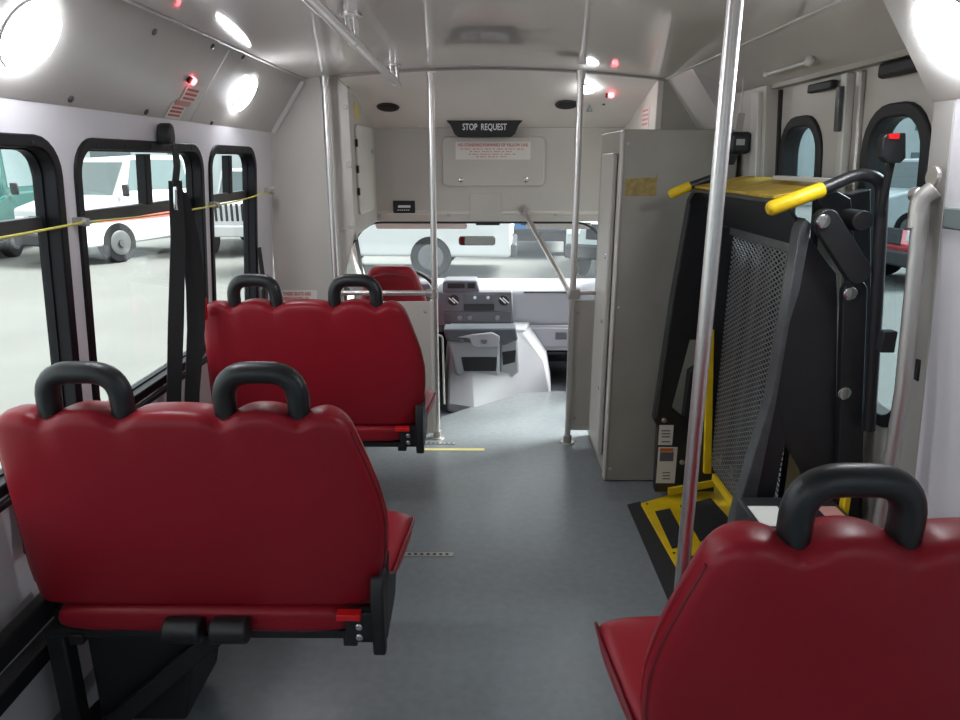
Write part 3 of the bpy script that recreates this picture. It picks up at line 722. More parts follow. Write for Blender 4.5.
# yellow base plate on the floor
bz = .018
def fpoly(name, px_, z0, z1, m, label=None):
    bm = B(); prism(bm, [on_z(u, v, z1) for u, v in px_], lmap('z'), z0, z1); o = obj(name, bm, m, L, bevel=.002)
    if label: o['label'] = label
    return o
fpoly('base_plate', [(641, 503), (668, 495), (716, 485), (760, 540), (800, 600), (712, 640), (690, 590)], .003, .016, m_yellow, 'yellow base plate')
fpoly('tread_insert', [(655, 511), (670, 508), (689, 544), (672, 548)], .015, .020, m_grit, 'black non-slip insert')
fpoly('tread_insert', [(680, 505), (711, 498), (738, 528), (700, 541)], .015, .020, m_grit, 'black non-slip insert')
fpoly('tread_insert', [(679, 559), (694, 555), (722, 600), (700, 606)], .015, .020, m_grit, 'black non-slip insert')
a = [on_y(668, 495, FY - .08), on_y(668, 488, FY - .08), on_y(714, 480, FY - .08), on_y(716, 486, FY - .08)]
bm = B(); prism(bm, [(p[0], max(.017, p[1])) for p in a], lmap('y'), FY - .085, FY - .075); obj('base_flange', bm, m_yellow, L)
bm = B()
for u, v in ((647, 504), (674, 553)): p = on_z(u, v, .016); disc(bm, (p[0] - Lo.x, p[1] - Lo.y, .016), (0, 0, 1), .006, .002, 10)
obj('base_bolts', bm, m_black, L)
bm = B(); p = on_z(717, 474, .09); q = on_z(742, 500, .09); beam(bm, (.985 - Lo.x, 2.73 - Lo.y, .262), (.985 - Lo.x, 2.30 - Lo.y, .262), .014, .03); obj('yellow_threshold_bar', bm, m_yellow, L)
# pump and control box by the near tower
bm = B(); box(bm, .80 - Lo.x, 1.10 - Lo.x, 1.80 - Lo.y, 2.0 - Lo.y, .02, .545); obj('pump_housing', bm, m_lift, L, bevel=.012)
bm = B(); box(bm, .81 - Lo.x, .90 - Lo.x, 1.81 - Lo.y, 1.93 - Lo.y, .545, .547); obj('instruction_sticker', bm, m_sticker, L)
bm = B(); box(bm, 1.02 - Lo.x, 1.08 - Lo.x, 1.84 - Lo.y, 1.93 - Lo.y, .545, .547); o = obj('warning_sticker', bm, m_redface, L)
bm = B(); disc(bm, (.975 - Lo.x, 1.90 - Lo.y, .545), (0, 0, 1), .022, .016, 24, .006); tag(obj('stop_button', bm, m_bright_red, L), 'red button on the pump housing')
bm = B(); box(bm, 1.125 - Lo.x - .02, 1.125 - Lo.x, 1.93 - Lo.y, 1.96 - Lo.y, .02, .60); obj('yellow_stanchion', bm, m_yellow, L, bevel=.004)
# rubber threshold mat beside the lift
bm = B(); prism(bm, [on_z(627, 505, 0), on_z(640, 502, 0), on_z(689, 592, 0), on_z(720, 645, 0), on_z(692, 648, 0), on_z(667, 598, 0)], XY, .0, .003)
tag(obj('threshold_mat', bm, m_grit), 'black rubber strip on the floor along the yellow lift plate', 'mat')
# pendant hand control hanging at the lift
t = thing('pendant_control', 'black hand control with a red top clipped above the lift handrail', 'hand control', (0, 0, 0))
a = on_y(888, 165, 1.98); bm = B(); prism(bm, [on_y(u, v, 1.98) for u, v in ((881, 134), (901, 133), (901, 158), (896, 163), (882, 163), (877, 157), (878, 138))], XZ, 1.955, 1.985); obj('control_body', bm, m_plastic, t, bevel=.004)
bm = B(); prism(bm, [on_y(u, v, 1.955) for u, v in ((888, 134), (899, 133), (898, 139), (888, 139))], XZ, 1.950, 1.956); tag(obj('red_switch', bm, m_bright_red, t), 'red switch on top')
bm = B(); a = on_y(889, 162, 1.99); b = on_y(884, 210, 1.99); tube(bm, rounded_path([(a[0], 1.98, a[1]), (a[0] + .002, 1.99, (a[1] + b[1]) / 2), (b[0], 2.0, b[1])], .05), .011, 12); obj('stem', bm, m_black, t)

# ================================================================== RIGHT SIDE DETAILS
t = thing('door_gas_strut', 'steel grab bar standing along the rear jamb of the lift doors', 'grab bar', (0, 0, 0))
bm = B(); tube(bm, [(1.105, 1.80, 1.44), (1.105, 1.745, .98), (1.10, 1.725, .30)], .0195, 16); obj('bar_tube', bm, m_alu, t)
bm = B(); tube(bm, rounded_path([(1.105, 1.805, 1.40), (1.105, 1.81, 1.475), (1.13, 1.80, 1.50)], .03), .024, 16); disc(bm, (1.105, 1.84, 1.485), (0, -1, 0), .019, .03, 16); disc(bm, (1.128, 1.80, 1.53), (-1, 0, 0), .026, .012, 16); obj('bracket', bm, m_alu, t, bevel=.003)
bm = B(); box(bm, 1.09, 1.128, 1.845, 1.875, 1.06, 1.12); tag(obj('door_catch', bm, m_black, bevel=.003), 'small black catch on the edge of the lift door jamb', 'catch')
bm = B(); box(bm, W - .012, W - .005, 1.808, 1.825, .99, 1.05); tag(obj('latch_slot', bm, m_black, bevel=.002), 'black latch slot low in the grey jamb beside the grab bar', 'latch')
t = thing('belt_retractor', 'black seat belt reel on the wall between the cabinet and lift doors', 'seat belt', (1.095, 3.12, 1.60))
bm = B(); box(bm, -.055, .03, -.05, .03, -.005, .085); obj('reel_housing', bm, m_plastic, t, bevel=.015)
bm = B(); box(bm, -.035, -.0, -.052, -.045, .03, .055); obj('belt_guide', bm, m_alu, t)
bm = B(); strap(bm, [(-.02, -.02, .08), (-.012, -.01, .16)], .03, .004, (1, 0, 0)); tube(bm, [(-.01, 0, .16), (-.012, .01, .30)], .003, 6); obj('webbing', bm, m_alu, t)
bm = B(); prism(bm, [(-.05, -.05), (-.03, -.05), (-.01, 0), (-.05, 0)], XZ, -.03, -.01); obj('tongue', bm, m_black, t)
t = thing('cove_grab_handle', 'small white rod handle on the sloped panel above the lift doors', 'handle', (0, 0, 0))
mpc = lambda y, f: Vector((CE + (1.17 - CE) * f, y, 1.976 + (1.85 - 1.976) * f)) + Vector((-.008, 0, -.014))
bm = B(); tube(bm, [mpc(2.49, .62), mpc(2.86, .62)], .007, 12); obj('rod', bm, m_trim, t)
bm = B(); bmesh.ops.create_uvsphere(bm, u_segments=16, v_segments=10, radius=.018, matrix=Matrix.Translation(mpc(2.49, .62))); obj('knob', bm, m_trim, t, ang=180)
bm = B(); bmesh.ops.create_uvsphere(bm, u_segments=16, v_segments=10, radius=.012, matrix=Matrix.Translation(mpc(2.86, .62))); obj('end_stud', bm, m_trim, t, ang=180)

# ================================================================== LAMPS
def lamp(label, c, n, r, group='round ceiling lamps'):
    t = thing('dome_lamp', label, 'lamp', c, 0, group); n = Vector(n).normalized()
    bm = B(); disc(bm, (0, 0, 0), n, r * 1.03, .005, 36, r2=r * 1.01); obj('lamp_rim', bm, m_trim, t)
    bm = B(); disc(bm, n * .004, n, r, .004, 36, .016); obj('lens', bm, m_ledw, t)
    return t
nl = Vector((.265, 0, -.185)).normalized(); nr = Vector((-.265, 0, -.185)).normalized()
lamp('round white lamp at the top left corner, above the nearest window', (-1.036, 1.71, 1.845), nl, .088)
lamp('round white lamp above the small far left window', (-1.036, 3.17, 1.845), nl, .082)
lamp('round white lamp at the top right corner by the lift doors', (1.036, 1.70, 1.845), nr, .095)
hn = Vector((0, -.24, -.83)).normalized()
a = on_y(584, 95, 4.05)
def hdr(x, y): f = (y - YF) / .83; return (x, y, ceil_z(x) * (1 - f) + 1.768 * f - .006)
lamp('small round white lamp on the front header behind the entry pole', hdr(.56, 4.06), hn, .045)

for s, n, w_ in ((-1, nl, 'left'), (1, nr, 'right')): lamp('round white lamp on the %s sloped panel behind the camera' % w_, (s * 1.036, -.75, 1.845), n, .075)
# ================================================================== HEADER FITTINGS
def speaker(label, c):
    t = thing('ceiling_speaker', label, 'speaker', c, 0, 'header speakers')
    bm = B(); disc(bm, (0, 0, 0), hn, .068, .006, 32, r2=.064); obj('speaker_rim', bm, m_black, t)
    bm = B(); disc(bm, hn * .006, hn, .055, .002, 32, .006); obj('speaker_grille', bm, mat('speaker_cloth', (.012, .010, .012), .8), t)
speaker('flat round black speaker on the header, left of the stop sign', hdr(-.572, 4.33))
speaker('flat round black speaker on the header, right of the stop sign', hdr(.475, 4.30))
t = thing('red_indicator', 'small glowing red light on the header beside the entry lamp', 'indicator light', hdr(.70, 4.12))
bm = B(); disc(bm, (0, 0, 0), hn, .018, .012, 16, .01); obj('lens', bm, m_ledr, t)
bm = B(); box(bm, -.028, -.016, -.01, .012, -.02, .002); obj('housing', bm, m_black, t)
t = thing('sensor_bracket', 'tiny dark triangular bracket on the header below the red light', 'bracket', hdr(.615, 4.30))
bm = B(); prism(bm, [(-.022, -.035), (.012, -.035), (-.004, .004)], XZ, -.01, .02); obj('bracket_plate', bm, m_liftg, t)
bm = B(); disc(bm, (.06, -.10, .0), hn, .009, .006, 10); obj('stud', bm, m_black, t)
# stop request sign
t = thing('stop_request_sign', 'black trapezoid sign reading STOP REQUEST on the front header', 'sign', (-.003, 4.60, 1.772))
bm = B(); prism(bm, [(-.245, .062), (.245, .062), (.24, .035), (.215, .01), (.19, -.045), (.165, -.062), (-.165, -.062), (-.19, -.045), (-.215, .01), (-.24, .035)], XZ, -.03, .05); obj('sign_housing', bm, m_black, t, bevel=.006)
text('lettering', 'STOP  REQUEST', .054, frame((0, -.0315, -.005), (1, 0, 0), (0, 0, 1)), m_white_ink, t, sx=.72, font_off=.0008)
# access cover with warning label
t = thing('access_cover', 'rounded grey access cover on the front bulkhead under the stop sign', 'cover panel', (.055, 4.70, 1.56))
bm = B(); prism(bm, rrect(-.335, .335, -.155, .155, .035), XZ, -.022, -.001); obj('cover_panel', bm, m_panel, t, bevel=.01, seg=3)
bm = B()
for xx in (-.21, .215): disc(bm, (xx, -.022, -.115), (0, -1, 0), .017, .006, 20, .004)
obj('quarter_turn_lock', bm, m_chrome, t)
t = thing('warning_label', 'white label with red text NO STANDING FORWARD OF YELLOW LINE on the access cover', 'label', (.052, 4.676, 1.628))
bm = B(); box(bm, -.242, .242, -.001, .001, -.055, .055); obj('label_card', bm, m_sticker, t)
text('lettering', 'NO STANDING FORWARD OF YELLOW LINE', .026, frame((0, -.0018, .034), (1, 0, 0), (0, 0, 1)), m_redink, t, sx=.86, font_off=.0006)
bm = B()
for z, w in ((.010, .21), (-.006, .15), (-.022, .16), (-.038, .11)):
    for k in range(int(w * 2 / .026)):
        x = -w + k * .026; box(bm, x, x + .017 + .006 * math.sin(k * 2.3), -.0016, -.001, z - .0032, z + .0032)
obj('small_print', bm, m_redface, t)
bm = B(); box(bm, -.10, .11, 4.692, 4.70, 1.185, 1.36); tag(obj('blank_plate', bm, m_panel, bevel=.002), 'faint square blanking plate on the bulkhead above the windscreen', 'cover plate')
t = thing('exit_plaque', 'small black plaque with pale print at the left end of the bulkhead', 'sign', (-.535, 4.699, 1.27))
bm = B(); box(bm, -.072, .072, -.01, 0, -.042, .042); obj('plaque', bm, m_black, t, bevel=.004)
bm = B(); box(bm, -.04, .042, -.0115, -.0100, -.004, .012)
for k in range(6): box(bm, -.045 + k * .014, -.036 + k * .014, -.0115, -.010, -.022, -.016)
obj('plaque_print', bm, m_white_ink, t)
bm = B()
for (u, v) in ((380, 216), (449, 215), (556, 214)): p = on_y(u, v, 4.70); disc(bm, (p[0], 4.70, p[1]), (0, -1, 0), .012, .004, 12, .003)
structure(obj('trim_12', bm, m_alu))
# round screws on panels of left bulkhead
bm = B()
for (u, v) in ((345, 107), (349, 164), (349, 165), (274, 163), (343, 230), (269, 255), (351, 226)): p = on_y(u, v, 3.86); disc(bm, (p[0], 3.86, p[1]), (0, -1, 0), .014, .004, 14, .004)
structure(obj('trim_13', bm, m_panel))
bm = B(); prism(bm, rrect(3.99, 4.52, 1.27, 1.76, .04), YZ, -.716, -.703); t = thing('side_hatch', 'pale hatch on the side of the left bulkhead over the driver', 'hatch')
obj('hatch_door', bm, m_header, t, bevel=.004)
bm = B()
for zz in (1.40, 1.52, 1.66): box(bm, -.712, -.700, 3.975, 3.998, zz - .02, zz + .02)
obj('hinge', bm, m_black, t)
bm = B(); disc(bm, (-.703, 4.47, 1.62), (1, 0, 0), .014, .012, 14); obj('latch', bm, m_chrome, t)
bm = B(); box(bm, -.716, -.712, 4.02, 4.13, 1.785, 1.875); tag(obj('yellow_sticker', bm, mat('yellow_sticker', (.75, .60, .20), .5), None), 'small yellow sticker high on the left bulkhead edge', 'sticker')
# yellow floor line, step edge
bm = B(); box(bm, -.34, .0, 3.60, 3.63, .0, .002); tag(obj('yellow_floor_line', bm, mat('pale_yellow_line', (.72, .62, .25), .5)), 'thin yellow line across the floor at the driver area', 'floor marking')

# stickers on the left cove, tilted
def cove_pt(y, f, lift=.002): return Vector((-CE + (-W + CE) * f, y, 1.976 + (1.71 - 1.976) * f)) + nl * lift
upc = (Vector((-CE, 0, 1.976)) - Vector((-W, 0, 1.71))).normalized()
t = thing('cove_label', 'white and red two part warning label on the left sloped panel', 'label', (0, 0, 0))
for y, f, w, h in ((2.672, .66, .135, .072), (2.625, .89, .130, .062)):
    M = frame(cove_pt(y, f), (0, 1, 0), upc)
    bm = B(); box(bm, -w / 2, w / 2, -h / 2, h / 2, 0, .001, M); obj('label_card', bm, m_sticker, t)
    bm = B()
    for k in range(3): box(bm, -w * .36, w * .36, -h * .33 + k * h * .24, -h * .33 + k * h * .24 + h * .13, .001, .0016, M)
    obj('red_print', bm, m_redink, t)
M = frame(cove_pt(2.645, .785), (0, 1, 0), upc); bm = B(); box(bm, -.062, .062, -.010, .010, 0.001, .002, M); obj('red_band', bm, m_redface, t)
t = thing('red_indicator', 'small glowing red light above the warning label on the left sloped panel', 'indicator light', cove_pt(2.61, .50))
bm = B(); disc(bm, (0, 0, 0), nl, .014, .012, 16, .008); obj('lens', bm, m_ledr, t)
bm = B(); disc(bm, (0, -.02, 0), nl, .012, .010, 10); obj('housing', bm, m_black, t)
bm = B()
for y, f in ((2.22, .16), (2.64, .08), (1.98, .93), (2.42, .95), (2.95, .06), (3.0, .97), (1.2, .1), (1.3, .93)):
    disc(bm, cove_pt(y, f, 0), nl, .010, .004, 12, .003)
structure(obj('trim_14', bm, m_liftg))
# red sticker above the cabinet
t = thing('red_notice', 'small red and white notice above the cabinet at the front right', 'label', (.8985, 4.12, 1.80))
bm = B(); box(bm, -.001, .001, -.09, .09, -.055, .055); obj('label_card', bm, m_sticker, t)
bm = B()
for k in range(4): box(bm, -.002, -.001, -.07, .07, -.042 + k * .024, -.030 + k * .024)
obj('red_print', bm, m_redface, t)
# notice behind seat B
t = thing('seat_notice', 'white notice THESE SEATS ARE in red text low on the left bulkhead', 'label', (0, 3.859, 0))
a = on_y(277, 290, 3.86); b = on_y(318, 310, 3.86); cx = (a[0] + b[0]) / 2
bm = B(); box(bm, a[0], b[0], -.002, 0, b[1], a[1]); obj('label_card', bm, m_sticker, t)
text('lettering', 'THESE SEATS ARE', .026, frame((cx, -.0026, a[1] - .022), (1, 0, 0), (0, 0, 1)), m_redink, t, sx=.78, font_off=.0008)
text('lettering', 'DESIGNATED AS', .026, frame((cx - .01, -.0026, a[1] - .052), (1, 0, 0), (0, 0, 1)), m_redink, t, sx=.78, font_off=.0008)

# ================================================================== LEFT WALL BELTS, CORD
t = thing('shoulder_belt', 'black shoulder belt hanging from its reel over the middle left window', 'seat belt', (-1.10, 2.51, 0))
bm = B(); prism(bm, [(-.024, 1.62), (.024, 1.62), (.028, 1.65), (.018, 1.685), (0, 1.695), (-.018, 1.685), (-.028, 1.65)], YZ, -.025, .025); obj('reel_housing', bm, m_plastic, t, bevel=.01)
bm = B(); strap(bm, [(.03, .0, 1.62), (.035, 0, 1.55), (.03, -.01, 1.49)], .045, .006, (0, 1, 0)); obj('upper_webbing', bm, m_belt, t)
bm = B(); tube(bm, rounded_path([(.036, -.03, 1.47), (.036, .03, 1.47), (.036, .035, 1.40), (.036, -.035, 1.40), (.036, -.03, 1.47)], .02), .006, 8); box(bm, .03, .04, -.028, -.01, 1.40, 1.48); obj('belt_guide', bm, m_chrome, t)
bm = B(); strap(bm, [(.03, -.01, 1.50), (.035, -.02, 1.3), (.035, -.07, 1.0), (.03, -.11, .70), (.02, .0, .42)], [.045, .05, .055, .05, .045], .006, (1, .8, 0)); obj('lower_webbing', bm, m_belt, t)
bm = B(); strap(bm, [(.045, .0, 1.46), (.055, .04, 1.30), (.055, .07, 1.10), (.05, .07, .95), (.045, .02, .7), (.04, .0, .45)], [.04, .06, .07, .065, .055, .05], .006, (1, .7, 0)); obj('diagonal_webbing', bm, m_belt, t)
bm = B(); box(bm, .045, .075, .10, .13, .97, 1.06); tag(obj('buckle', bm, m_bright_red, t, bevel=.006), 'red buckle at the belt')
def small_belt(label, x, y, z0, z1, w, lean=.0):
    t = thing('lap_belt', label, 'seat belt', (x, y, 0))
    bm = B(); strap(bm, [(.01, 0, z1), (.016, lean * .5, (z0 + z1) / 2), (.02, lean, z0 + .03)], w, .006, (0, 1, 0)); obj('webbing', bm, m_belt, t)
    bm = B(); box(bm, .008, .028, lean - w * .6, lean + w * .6, z0 - .03, z0 + .04); obj('belt_tongue', bm, m_plastic, t, bevel=.006)
small_belt('black belt end hanging on the wall left of the nearest seat', -1.115, 1.60, .62, .80, .05, .0)
small_belt('black belt hanging by the front edge of the small far left window', -1.12, 3.55, .88, 1.14, .05, .06)
# seat track box along the wall: long black bar under the window beside seat A
t = thing('wall_seat_rail', 'long black steel rail on the left wall under the nearest seat', 'rail', (-1.105, 1.5, 0))
bm = B(); beam(bm, (0, -1.2, .28), (0, 2.2, .28), .05, .06); obj('rail_bar', bm, m_black, t, bevel=.006)
bm = B(); beam(bm, (.03, -.5, .42), (.06, .13, .46), .04, .07); obj('link_arm', bm, m_black, t, bevel=.008)
# yellow emergency cord with clips
t = thing('pull_cord', 'thin yellow pull cord strung along the left windows', 'cord', (-1.10, 2.0, 1.37))
pts = []
for (ya, za, yb, zb) in ((-1.2, 1.40, .78, 1.40), (.78, 1.40, 1.965, 1.402), (1.965, 1.402, 2.96, 1.388), (2.96, 1.388, 3.70, 1.415)):
    for k in range(8):
        f = k / 8; pts.append((0, ya + (yb - ya) * f - 2.0, za + (zb - za) * f - .007 * math.sin(PI * f) - 1.37))
pts.append((0, 1.70, .04))
bm = B(); tube(bm, pts, .0034, 6); obj('cord_line', bm, mat('yellow_cord', (.62, .55, .10), .5), t)
for yy, zz in ((1.965, 1.402), (3.72, 1.415), (.78, 1.40), (2.96, 1.388)):
    bm = B(); box(bm, -.03, .0, yy - 2.007, yy - 1.993, zz - 1.37 - .008, zz - 1.37 + .014); disc(bm, (.0, yy - 2.0, zz - 1.37), (1, 0, 0), .012, .012, 12); obj('cord_clip', bm, m_alu, t)
bm = B(); disc(bm, (-.02, 1.76, .045), (1, 0, 0), .02, .03, 16); obj('cord_switch', bm, m_trim, t)

# ================================================================== FLOOR TRACKS
def track(label, x0, x1, y, dx=0):
    t = thing('floor_track', label, 'floor track', ((x0 + x1) / 2, y, 0), 0, 'aluminium floor tracks')
    h = (x1 - x0) / 2
    bm = B(); box(bm, -h, h, -.014, .014, 0, .004); obj('track_strip', bm, m_alu, t, bevel=.001)
    bm = B(); n = int(h * 2 / .026)
    for k in range(n): disc(bm, (-h + .014 + k * .026, 0, .004), (0, 0, 1), .0075, .0006, 10)
    obj('slot_holes', bm, m_black, t)
track('slotted aluminium track on the floor, its end beside the nearest left seat', -1.0, -.128, 2.53)
track('slotted aluminium track on the floor beside the far left seat, before the yellow line', -.62, -.17, 3.70)

# ================================================================== DRIVER AREA
t = thing('dashboard', 'grey dashboard with radio stack, gauges and glove box under the windscreen', 'dashboard', (0, 5.05, 0.0))
DY = 5.05
P = lambda u, v, y=DY: on_y(u, v, y)
def dpoly(name, px_, t0, t1, m, y=DY, bevel=.006, par=None):
    bm = B(); prism(bm, [on_y(u, v, y) for u, v in px_], XZ, t0 + (y - DY), t1 + (y - DY)); return obj(name, bm, m, par or t, bevel=bevel)
bm = B(); prism(bm, [(0, .40), (0, .64), (.06, .685), (.45, .66), (.5, .60), (.5, .3), (.1, .3)], YZ, -.98, 1.05); obj('dash_top', bm, m_dashl, t, bevel=.03, seg=3)
dpoly('lower_trim', [(520, 325), (600, 325), (600, 350), (541, 350)], -.02, .2, m_dashl)
dpoly('centre_stack', [(438, 291), (512, 290), (514, 325), (438, 325)], -.05, .1, m_dashd, bevel=.01)
dpoly('display_pod', [(443, 281), (447, 279), (477, 279), (480, 291), (443, 291)], -.05, .12, m_dashd, bevel=.01)
dpoly('display_screen', [(448, 282), (465, 282), (465, 287), (448, 287)], -.056, -.045, m_black, bevel=.001)
dpoly('hazard_switch', [(468, 282), (475, 282), (475, 287), (468, 287)], -.056, -.045, m_black, bevel=.001)
dpoly('radio', [(465, 293), (493, 293), (493, 301), (465, 301)], -.058, -.045, m_coverd, bevel=.001)
dpoly('radio_slot', [(464, 303), (494, 303), (494, 309), (464, 309)], -.058, -.045, m_black, bevel=.001)
dpoly('climate_panel', [(445, 310), (511, 310), (511, 321), (445, 321)], -.058, -.045, mat('climate_grey', (.075, .072, .085), .45), bevel=.002)
bm = B()
for u in (475, 488): p = P(u, 296); disc(bm, (p[0], -.058, p[1]), (0, -1, 0), .012, .004, 12)
obj('radio_buttons', bm, m_white_ink, t)
for u, v in ((454, 299), (504, 299)):
    p = P(u, v); bm = B(); disc(bm, (p[0], -.05, p[1]), (0, -1, 0), .040, .012, 28, r2=.036); k = obj('air_vent', bm, m_black, t)
    bm = B()
    for q in (-.012, .012): beam(bm, (p[0] - .022 + q, -.066, p[1] + .022), (p[0] + .022 + q, -.066, p[1] - .018), .008, .005, (0, 1, 0))
    obj('vent_vane', bm, m_white_ink, k)
for u in (460, 470, 497): p = P(u, 316); bm = B(); disc(bm, (p[0], -.058, p[1]), (0, -1, 0), .018, .014, 20); obj('climate_knob', bm, m_dashd, t, bevel=.003)
dpoly('trim_groove', [(524, 291.5), (570, 291.5), (570, 293), (524, 293)], -.006, .01, m_liftg, bevel=0)
dpoly('glove_box', [(528, 327), (592, 327), (592, 346), (541, 346)], -.035, .05, m_dashl, bevel=.008)
dpoly('glove_box_latch', [(555, 331), (566, 331), (566, 338), (555, 338)], -.045, -.03, m_dashd, bevel=.003)
dpoly('dash_edge_seal', [(514, 323), (521, 323), (544, 351), (580, 351), (580, 353), (541, 353)], -.045, .05, m_black, bevel=.001)
# rear-facing column cluster on the left
dpoly('gauge_hood', [(350, 284), (430, 281), (436, 290), (436, 330), (350, 330)], -.02, .15, m_dashd, bevel=.02)
t2 = thing('steering_wheel', 'black steering wheel just right of the driver seat back', 'steering wheel', (-.56, 4.86, .66))
Ms = Matrix.Rotation(math.radians(-58), 4, 'X')
bm = B(); tube(bm, [Ms @ Vector((.215 * math.cos(2 * PI * k / 40), .215 * math.sin(2 * PI * k / 40), 0)) for k in range(40)], .015, 10, closed=True); obj('wheel_rim', bm, m_plastic, t2)
bm = B(); disc(bm, Ms @ Vector((0, 0, -.02)), Ms @ Vector((0, 0, 1)), .07, .03, 24); obj('hub', bm, m_dashd, t2, bevel=.008)
for an in (0, PI, -PI / 2):
    bm = B(); beam(bm, Ms @ Vector((.05 * math.cos(an), .05 * math.sin(an), 0)), Ms @ Vector((.21 * math.cos(an), .21 * math.sin(an), 0)), .03, .012, Ms @ Vector((0, 0, 1))); obj('spoke', bm, m_plastic, t2)
bm = B(); tube(bm, [Ms @ Vector((0, 0, -.02)), Vector((0, .27, -.12))], .03, 12); obj('steering_column', bm, m_black, t2)
# engine cover with console
t = thing('engine_cover', 'light grey engine cover between the front seats with cup holder console', 'engine cover', (.05, 4.80, -.06))
def eL(u, v, y): p = on_y(u, v, y); return (p[0] - .05, y - 4.80, p[1] + .06)
bm = B()
bot = [(-.36, .28), (-.30, -.42), (-.12, -.50), (.22, -.20), (.42, -.17), (.46, .30)]
midp = [(-.34, .28), (-.30, -.12), (-.14, -.20), (.2, -.12), (.38, -.08), (.42, .30)]
topp = [(-.32, .28), (-.28, .05), (-.14, .0), (.18, .02), (.24, .04), (.30, .30)]
Rg = [[bm.verts.new((x, y, z)) for x, y in pl] for pl, z in ((bot, .003), ([(x * .99, y * .97) for x, y in bot], .06), (midp, .26), (topp, .44), (topp, .47))]
for a_, b_ in zip(Rg, Rg[1:]):
    for k in range(6): bm.faces.new([a_[k], a_[(k + 1) % 6], b_[(k + 1) % 6], b_[k]])
bm.faces.new(Rg[0][::-1]); bm.faces.new(Rg[-1])
obj('cover_shell', bm, m_cover, t, bevel=.03, seg=3)
# console: rounded body with tray and pockets
def cpoly(name, px_, y, t0, t1, m, bevel=.008):
    bm = B(); prism(bm, [(on_y(u, v, y)[0] - .05, on_y(u, v, y)[1] + .06) for u, v in px_], XZ, y - 4.80 + t0, y - 4.80 + t1); return obj(name, bm, m, t, bevel=bevel)
CY = 4.56
cpoly('console_body', [(447, 338), (500, 340), (500, 382), (492, 384), (463, 382), (455, 374)], CY, 0, .25, m_cover, .02)
cpoly('console_side', [(500, 338), (518, 336), (520, 372), (512, 378), (499, 384)], CY + .03, 0, .22, m_cover, .02)
cpoly('console_tray', [(443, 329), (516, 328), (518, 340), (505, 345), (447, 341)], CY - .01, -.01, .15, m_coverd, .012)
cpoly('map_pocket', [(461, 357), (497, 357), (496, 371), (464, 371)], CY, -.006, .03, m_black, .003)
cpoly('map_pocket', [(502, 352), (516, 350), (515, 362), (503, 365)], CY + .03, -.006, .03, m_black, .003)
cpoly('cup_holder', [(458, 337), (470, 338), (472, 345), (477, 347), (499, 346), (500, 336), (492, 332), (472, 334)], CY - .02, -.02, .05, m_dashl, .006)
bm = B()
for u, v, r in ((484, 341, .022), (462, 341, .013)): p = on_y(u, v, CY - .04); disc(bm, (p[0] - .05, CY - .04 - 4.80, p[1] + .06), (0, -1, .5), r, .004, 16)
obj('cup_wells', bm, m_coverd, t)
# rear view mirror
t = thing('rear_view_mirror', 'rear view mirror hung at the windscreen reflecting red seats', 'mirror', (0, 0, 0))
p = on_y(477, 241, 4.95); 
bm = B(); prism(bm, rrect(p[0] - .13, p[0] + .13, p[1] - .032, p[1] + .032, .02), XZ, 4.955, 4.985); obj('mirror_housing', bm, m_black, t, bevel=.004)
bm = B(); prism(bm, rrect(p[0] - .125, p[0] + .125, p[1] - .028, p[1] + .028, .018), XZ, 4.952, 4.956); obj('mirror_glass', bm, mat('mirror_glass', (.9, .9, .9), .02, 1.0), t)
bm = B(); tube(bm, [(p[0], 4.98, p[1]), (p[0], 4.99, 1.04)], .008, 8); obj('mirror_stem', bm, m_black, t)
# sun visors
for lab, x0, x1 in (('grey sun visor over the driver side of the windscreen', -.74, -.12), ('grey sun visor over the passenger side of the windscreen', .28, .72)):
    bm = B(); prism(bm, rrect(x0, x1, 0, .055, .02), lambda a, b, tt: (a, 4.745 + b * .6 + tt * .5, 1.165 - b * .75 + tt * .5), -.012, .006)
    tag(obj('sun_visor', bm, m_header, bevel=.004), lab, 'sun visor', 'sun visors')
# A-pillar handle, right
t = thing('pillar_handle', 'dark pillar handle at the right end of the windscreen', 'handle', (.80, 4.80, 1.05))
bm = B(); tube(bm, rounded_path([(-.03, 0, .09), (-.02, -.03, .05), (.04, .0, -.03), (.06, .03, -.06)], .03), .014, 10); obj('handle_bar', bm, m_liftg, t)

